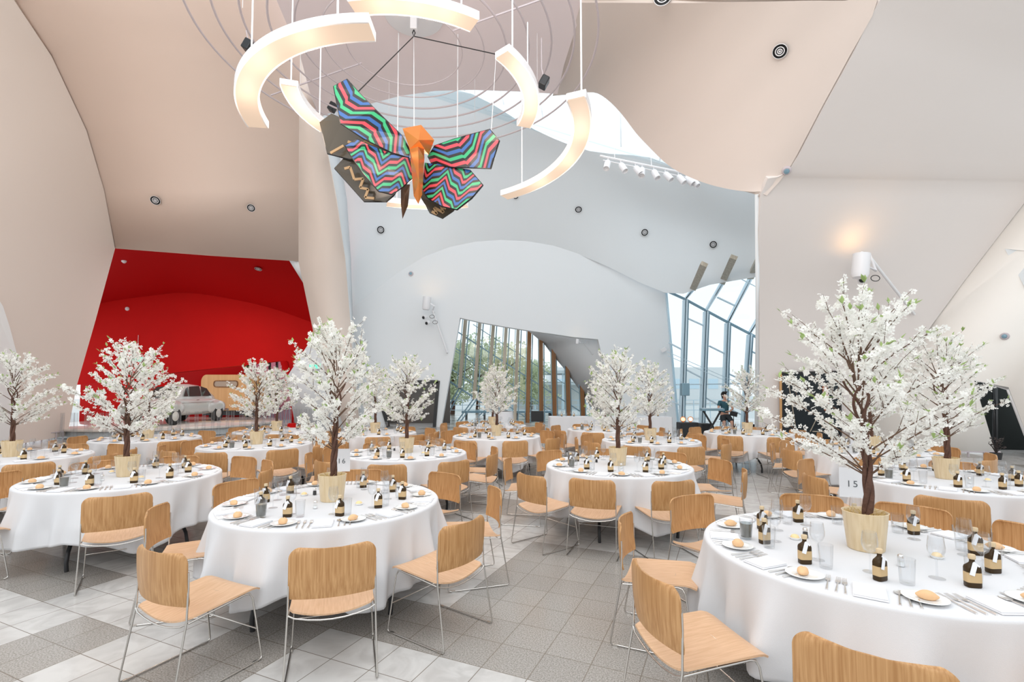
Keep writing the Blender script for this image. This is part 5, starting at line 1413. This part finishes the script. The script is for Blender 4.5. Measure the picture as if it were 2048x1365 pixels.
# person perched on a stool
def skinned(name, joints, edges, m, parent, loc=None, sub=2, root_i=0):
    me = bpy.data.meshes.new(name); me.from_pydata([j[0] for j in joints], edges, []); o = bpy.data.objects.new(name, me); col.objects.link(o)
    if parent: o.parent = parent
    sk = o.modifiers.new('skin', 'SKIN')
    sk.use_smooth_shade = True
    for i, j in enumerate(joints):
        r_ = j[1] if isinstance(j[1], tuple) else (j[1], j[1]); me.skin_vertices[0].data[i].radius = r_
        me.skin_vertices[0].data[i].use_root = (i == root_i)
    ss = o.modifiers.new('sub', 'SUBSURF'); ss.levels = sub; ss.render_levels = sub
    me.materials.append(m); return o
pp = U(1449, 820, YM); pr_ = tag(empty('person', (pp.x, YM, 0)), 'musician in dark teal T-shirt and black shorts perched at the keyboard', 'person')
skin_ = mat('skin', srgb(196, 150, 128), .5)
J = [((0, 0, .80), (.13, .10)), ((0, -.01, .98), (.12, .09)), ((0, -.03, 1.15), (.14, .09)), ((0, -.03, 1.26), (.08, .07)), ((0, -.04, 1.33), .045), ((0, -.055, 1.39), (.06, .07)), ((0, -.06, 1.46), (.075, .09)), ((0, -.05, 1.52), (.05, .06)),
     ((-.17, -.02, 1.25), .05), ((-.25, -.08, 1.03), .038), ((-.32, -.32, .94), .03), ((-.34, -.40, .94), (.026, .016)),
     ((.17, -.02, 1.25), .05), ((.27, -.06, 1.02), .038), ((.06, -.26, .93), .03), ((-.02, -.30, .94), (.026, .016)),
     ((-.09, 0, .76), .085), ((-.13, -.26, .56), .06), ((-.13, -.14, .12), .036), ((-.13, -.26, .04), .035),
     ((.09, 0, .76), .085), ((.14, -.26, .56), .06), ((.15, -.14, .12), .036), ((.16, -.26, .04), .035)]
Ed = [(0, 1), (1, 2), (2, 3), (3, 4), (4, 5), (5, 6), (6, 7), (3, 8), (8, 9), (9, 10), (10, 11), (3, 12), (12, 13), (13, 14), (14, 15), (0, 16), (16, 17), (17, 18), (18, 19), (0, 20), (20, 21), (21, 22), (22, 23)]
for (h_, wv_, dx) in ((11, Vector((-.34, -.40, .94)), Vector((-.1, -1, 0))), (15, Vector((-.02, -.30, .94)), Vector((-1, -.35, 0)))):
    dx = dx.normalized(); sd = dx.cross(Vector((0, 0, 1))).normalized()
    for k, L in enumerate((.072, .080, .076, .062)):
        b = len(J); q_ = wv_+sd*(k-1.5)*.020+dx*.02; J.append((tuple(q_), .010)); J.append((tuple(q_+dx*L*.55+Vector((0, 0, .004))), .0085)); J.append((tuple(q_+dx*L-Vector((0, 0, .02))), .007)); Ed += [(h_, b), (b, b+1), (b+1, b+2)]
    b = len(J); q_ = wv_-sd*.03-dx*.01; J.append((tuple(q_), .011)); J.append((tuple(q_-sd*.02+dx*.045), .009)); Ed += [(h_, b), (b, b+1)]
skinned('body', J, Ed, skin_, pr_)
skinned('shirt', [((0, 0, .84), (.15, .12)), ((0, -.01, .98), (.14, .11)), ((0, -.03, 1.15), (.16, .11)), ((0, -.03, 1.25), (.12, .09)), ((-.17, -.02, 1.25), .07), ((-.23, -.06, 1.10), .06), ((.17, -.02, 1.25), .07), ((.24, -.05, 1.09), .06)],
        [(0, 1), (1, 2), (2, 3), (3, 4), (4, 5), (3, 6), (6, 7)], mat('teal_shirt', srgb(44, 84, 96), .8), pr_)
skinned('shorts', [((0, 0, .85), (.15, .12)), ((0, 0, .78), (.14, .12)), ((-.10, -.04, .74), .11), ((-.13, -.25, .57), .085), ((.10, -.04, .74), .11), ((.14, -.25, .57), .085)],
        [(0, 1), (1, 2), (2, 3), (1, 4), (4, 5)], mat('black_shorts', (.02, .025, .03), .8), pr_)
skinned('hair', [((0, -.03, 1.50), (.085, .095)), ((0, -.01, 1.545), (.07, .08)), ((0, .03, 1.46), (.07, .05))], [(0, 1), (0, 2)], mat('dark_hair', (.02, .018, .016), .8), pr_)
mb = MB()
for s_ in (-1, 1): mb.lathe([(0, 0), (.011, .002), (.011, .006), (0, .008)], 10, (s_*.028, -.152, 1.465), Matrix.Rotation(PI/2, 3, 'X'))
mb.build('eyes', M['black'], pr_); mb = MB(); mb.tube([(0, -.148, 1.47), (0, -.168, 1.435), (0, -.15, 1.428)], [.008, .014, .01], 8); mb.build('nose', skin_, pr_)
mb = MB(); mb.tube([(-.024, -.145, 1.402), (0, -.152, 1.400), (.024, -.145, 1.402)], .005, 6); mb.build('mouth', mat('lips', srgb(150, 90, 84), .5), pr_)
root = tag(empty('bar_stool', (pp.x, YM+.02, 0)), 'dark high stool under the perched musician', 'stool')
mb = MB(); mb.lathe([(0, .63), (.17, .63), (.18, .66), (0, .67)], 20); mb.build('seat', M['rubber'], root)
for k in range(4): a = k*PI/2+.8; mb = MB(); mb.tube([(.12*math.cos(a), .12*math.sin(a), .63), (.2*math.cos(a), .2*math.sin(a), 0)], .014, 6); mb.build('leg', M['steel'], root)

# ------------------------------------------------------------------ black glazed display in the right wall, sign panel, plant
pts = [(1562, 745), (1676, 742), (1678, 876), (1563, 882)]
H = [hit(*p)[0]+hit(*p)[1]*.03 for p in pts]
c0 = sum(H, Vector())/4
root = tag(empty('wall_display_case', tuple(c0)), 'large black glazed display case in the right wall', 'display case')
mb = MB(); nrm = (H[1]-H[0]).cross(H[3]-H[0]).normalized()
if nrm.y > 0: nrm = -nrm
mb.slab([[p-c0 for p in H]], .05, nrm); mb.build('dark_glass', mat('dark_glass', (.016, .024, .030), .06), root, False)
mb = MB(); q_ = [p-c0+nrm*.06 for p in H]
for i in range(4): mb.bar(q_[i], q_[(i+1) % 4], .05, .06, nrm)
mb.build('frame', M['rubber'], root, False)
mb = MB(); mb.bar(q_[0]+Vector((-.05, 0, 0)), q_[3]+Vector((-.05, 0, 0)), .04, .08, nrm); mb.build('oak_edge', M['ply'], root, False)
def inner(fx, fy): return (q_[0].lerp(q_[1], fx)).lerp(q_[3].lerp(q_[2], fx), fy)+nrm*.01
mb = MB(); mb.bar(inner(.74, .20), inner(.77, .55), .14, .03, nrm); mb.build('rust_panel', mat('rust', srgb(168, 92, 62), .7), root, False)
for a, b in (((.10, .10), (.22, .75)), ((.62, .62), (.48, .86)), ((.62, .62), (.70, .82)), ((.52, .86), (.86, .88))):
    mb = MB(); mb.bar(inner(*a), inner(*b), .022, .02, nrm); mb.build('easel_rod', M['timber_grey'], root, False)
p, n = hit(1710, 868); root = tag(empty('notice_panel', tuple(p+n*.15)), 'pale notice panel on the wall behind the front tree', 'sign')
mb = MB(); mb.box((0, -.05, 0), (.5, .03, .62)); mb.build('board', M['white_metal'], root, False); mb = MB(); mb.box((0, -.07, .05), (.4, .01, .4)); mb.build('sheet', mat('pale_blue', srgb(206, 216, 228), .6), root, False)
p = U(1992, 905, 11.8); root = tag(empty('dried_plant', (p.x, 11.8, 0)), 'dark twiggy plant by the dark doorway at far right', 'plant'); rg = random.Random(9)
mb = MB(); mb.lathe([(0, 0), (.09, 0), (.12, .16), (0, .16)], 18); mb.build('pot', M['rubber'], root)
mb = MB()
for k in range(26):
    a = rg.uniform(0, 6.3); e = Vector((.22*math.cos(a)*rg.random(), .22*math.sin(a)*rg.random(), rg.uniform(.3, .52))); mb.tube([(0, 0, .14), e*.5+Vector((.0, 0, .1)), e], .006, 4)
    for q2_ in range(2): d = Vector((rg.uniform(-1, 1), rg.uniform(-1, 1), rg.uniform(-.5, 1))).normalized(); s3 = d.orthogonal().normalized(); mb.add([e, e+d*.03+s3*.02, e+d*.07, e+d*.03-s3*.02], [(0, 1, 2, 3)])
mb.build('stems', mat('dark_stems', srgb(60, 52, 50), .8), root)

# ------------------------------------------------------------------ outdoors: trees, benches, building, railing
def garden_tree(x, y, h_, r_, seed, lab, colr):
    rg = random.Random(seed); root = tag(empty('garden_tree', (x, y, 0)), lab, 'tree', 'green trees outside the slanted window')
    mb = MB(); mb.tube([(0, 0, 0), (.1, 0, h_*.3), (-.05, .1, h_*.6), (0, 0, h_*.85)], [.16, .13, .09, .04], 8)
    for k in range(7): a = rg.uniform(0, 6.3); mb.tube([(0, 0, h_*(.3+.06*k)), (r_*.7*math.cos(a), r_*.7*math.sin(a), h_*(.5+.05*k))], [.06, .02], 5)
    mb.build('trunk', M['bark'], root)
    mb = MB(); cl = [(Vector((rg.gauss(0, r_*.45), rg.gauss(0, r_*.45), h_*rg.uniform(.25, 1.0))), rg.uniform(.35, .7)) for _ in range(60)]
    for c_, cr_ in cl:
        for q_ in range(46):
            v = Vector((rg.gauss(0, 1), rg.gauss(0, 1), rg.gauss(0, 1))).normalized()*cr_*rg.uniform(.6, 1); p = c_+v; p.z = max(p.z, .3)
            d = Vector((rg.gauss(0, 1), rg.gauss(0, 1), rg.gauss(0, 1))).normalized(); e = d.orthogonal().normalized(); s_ = rg.uniform(.09, .16)
            mb.add([p, p+d*s_+e*s_*.5, p+d*s_*2, p+d*s_-e*s_*.5], [(0, 1, 2, 3)])
    mb.build('foliage', colr, root, smooth=False, recalc=False)
lf1 = petal_mat('garden_foliage', srgb(206, 214, 182), .5); lf2 = petal_mat('olive_foliage', srgb(222, 220, 184), .5)  # foliage paled: outdoor overexposure put into the leaf colours
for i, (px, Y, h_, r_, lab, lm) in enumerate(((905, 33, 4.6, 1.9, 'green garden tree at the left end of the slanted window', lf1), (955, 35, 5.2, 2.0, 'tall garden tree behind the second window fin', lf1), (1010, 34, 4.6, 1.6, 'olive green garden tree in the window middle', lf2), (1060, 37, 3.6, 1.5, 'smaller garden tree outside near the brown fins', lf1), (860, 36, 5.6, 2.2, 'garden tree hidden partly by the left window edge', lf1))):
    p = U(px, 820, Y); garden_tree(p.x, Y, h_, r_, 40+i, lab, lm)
for k, (x0, x1, lab) in enumerate(((924, 978, 'pale blue slatted bench outside, left of the white draped table'), (1026, 1060, 'pale blue bench outside, right of the white draped table'), (1090, 1112, 'pale blue bench end beside the bar'))):
    a_, b_ = U(x0, 833, 27.5), U(x1, 833, 27.5); w_ = b_.x-a_.x; root = tag(empty('garden_bench', ((a_.x+b_.x)/2, 27.5, 0)), lab, 'bench')
    mb = MB(); mb.box((0, 0, .43), (w_, .5, .10)); mb.build('seat', M['steel'], root, False)
    for s_ in (-1, 1): mb = MB(); mb.box((s_*(w_/2-.25), 0, .19), (.10, .42, .38)); mb.build('leg', M['rubber'], root, False)
root = tag(empty('terrace_railing', (0, 29.5, 0)), 'thin white railing along the terrace outside', 'railing')
for z in (.45, .75, 1.05): mb = MB(); mb.bar((-5, 0, z), (13, 0, z), .035, .03, (0, 1, 0)); mb.build('rail', M['steel_light'], root, False)
mb = MB()
for k in range(19): mb.box((-5+k, 0, .53), (.04, .04, 1.06))
mb.build('posts', M['steel_light'], root, False)['kind'] = 'stuff'
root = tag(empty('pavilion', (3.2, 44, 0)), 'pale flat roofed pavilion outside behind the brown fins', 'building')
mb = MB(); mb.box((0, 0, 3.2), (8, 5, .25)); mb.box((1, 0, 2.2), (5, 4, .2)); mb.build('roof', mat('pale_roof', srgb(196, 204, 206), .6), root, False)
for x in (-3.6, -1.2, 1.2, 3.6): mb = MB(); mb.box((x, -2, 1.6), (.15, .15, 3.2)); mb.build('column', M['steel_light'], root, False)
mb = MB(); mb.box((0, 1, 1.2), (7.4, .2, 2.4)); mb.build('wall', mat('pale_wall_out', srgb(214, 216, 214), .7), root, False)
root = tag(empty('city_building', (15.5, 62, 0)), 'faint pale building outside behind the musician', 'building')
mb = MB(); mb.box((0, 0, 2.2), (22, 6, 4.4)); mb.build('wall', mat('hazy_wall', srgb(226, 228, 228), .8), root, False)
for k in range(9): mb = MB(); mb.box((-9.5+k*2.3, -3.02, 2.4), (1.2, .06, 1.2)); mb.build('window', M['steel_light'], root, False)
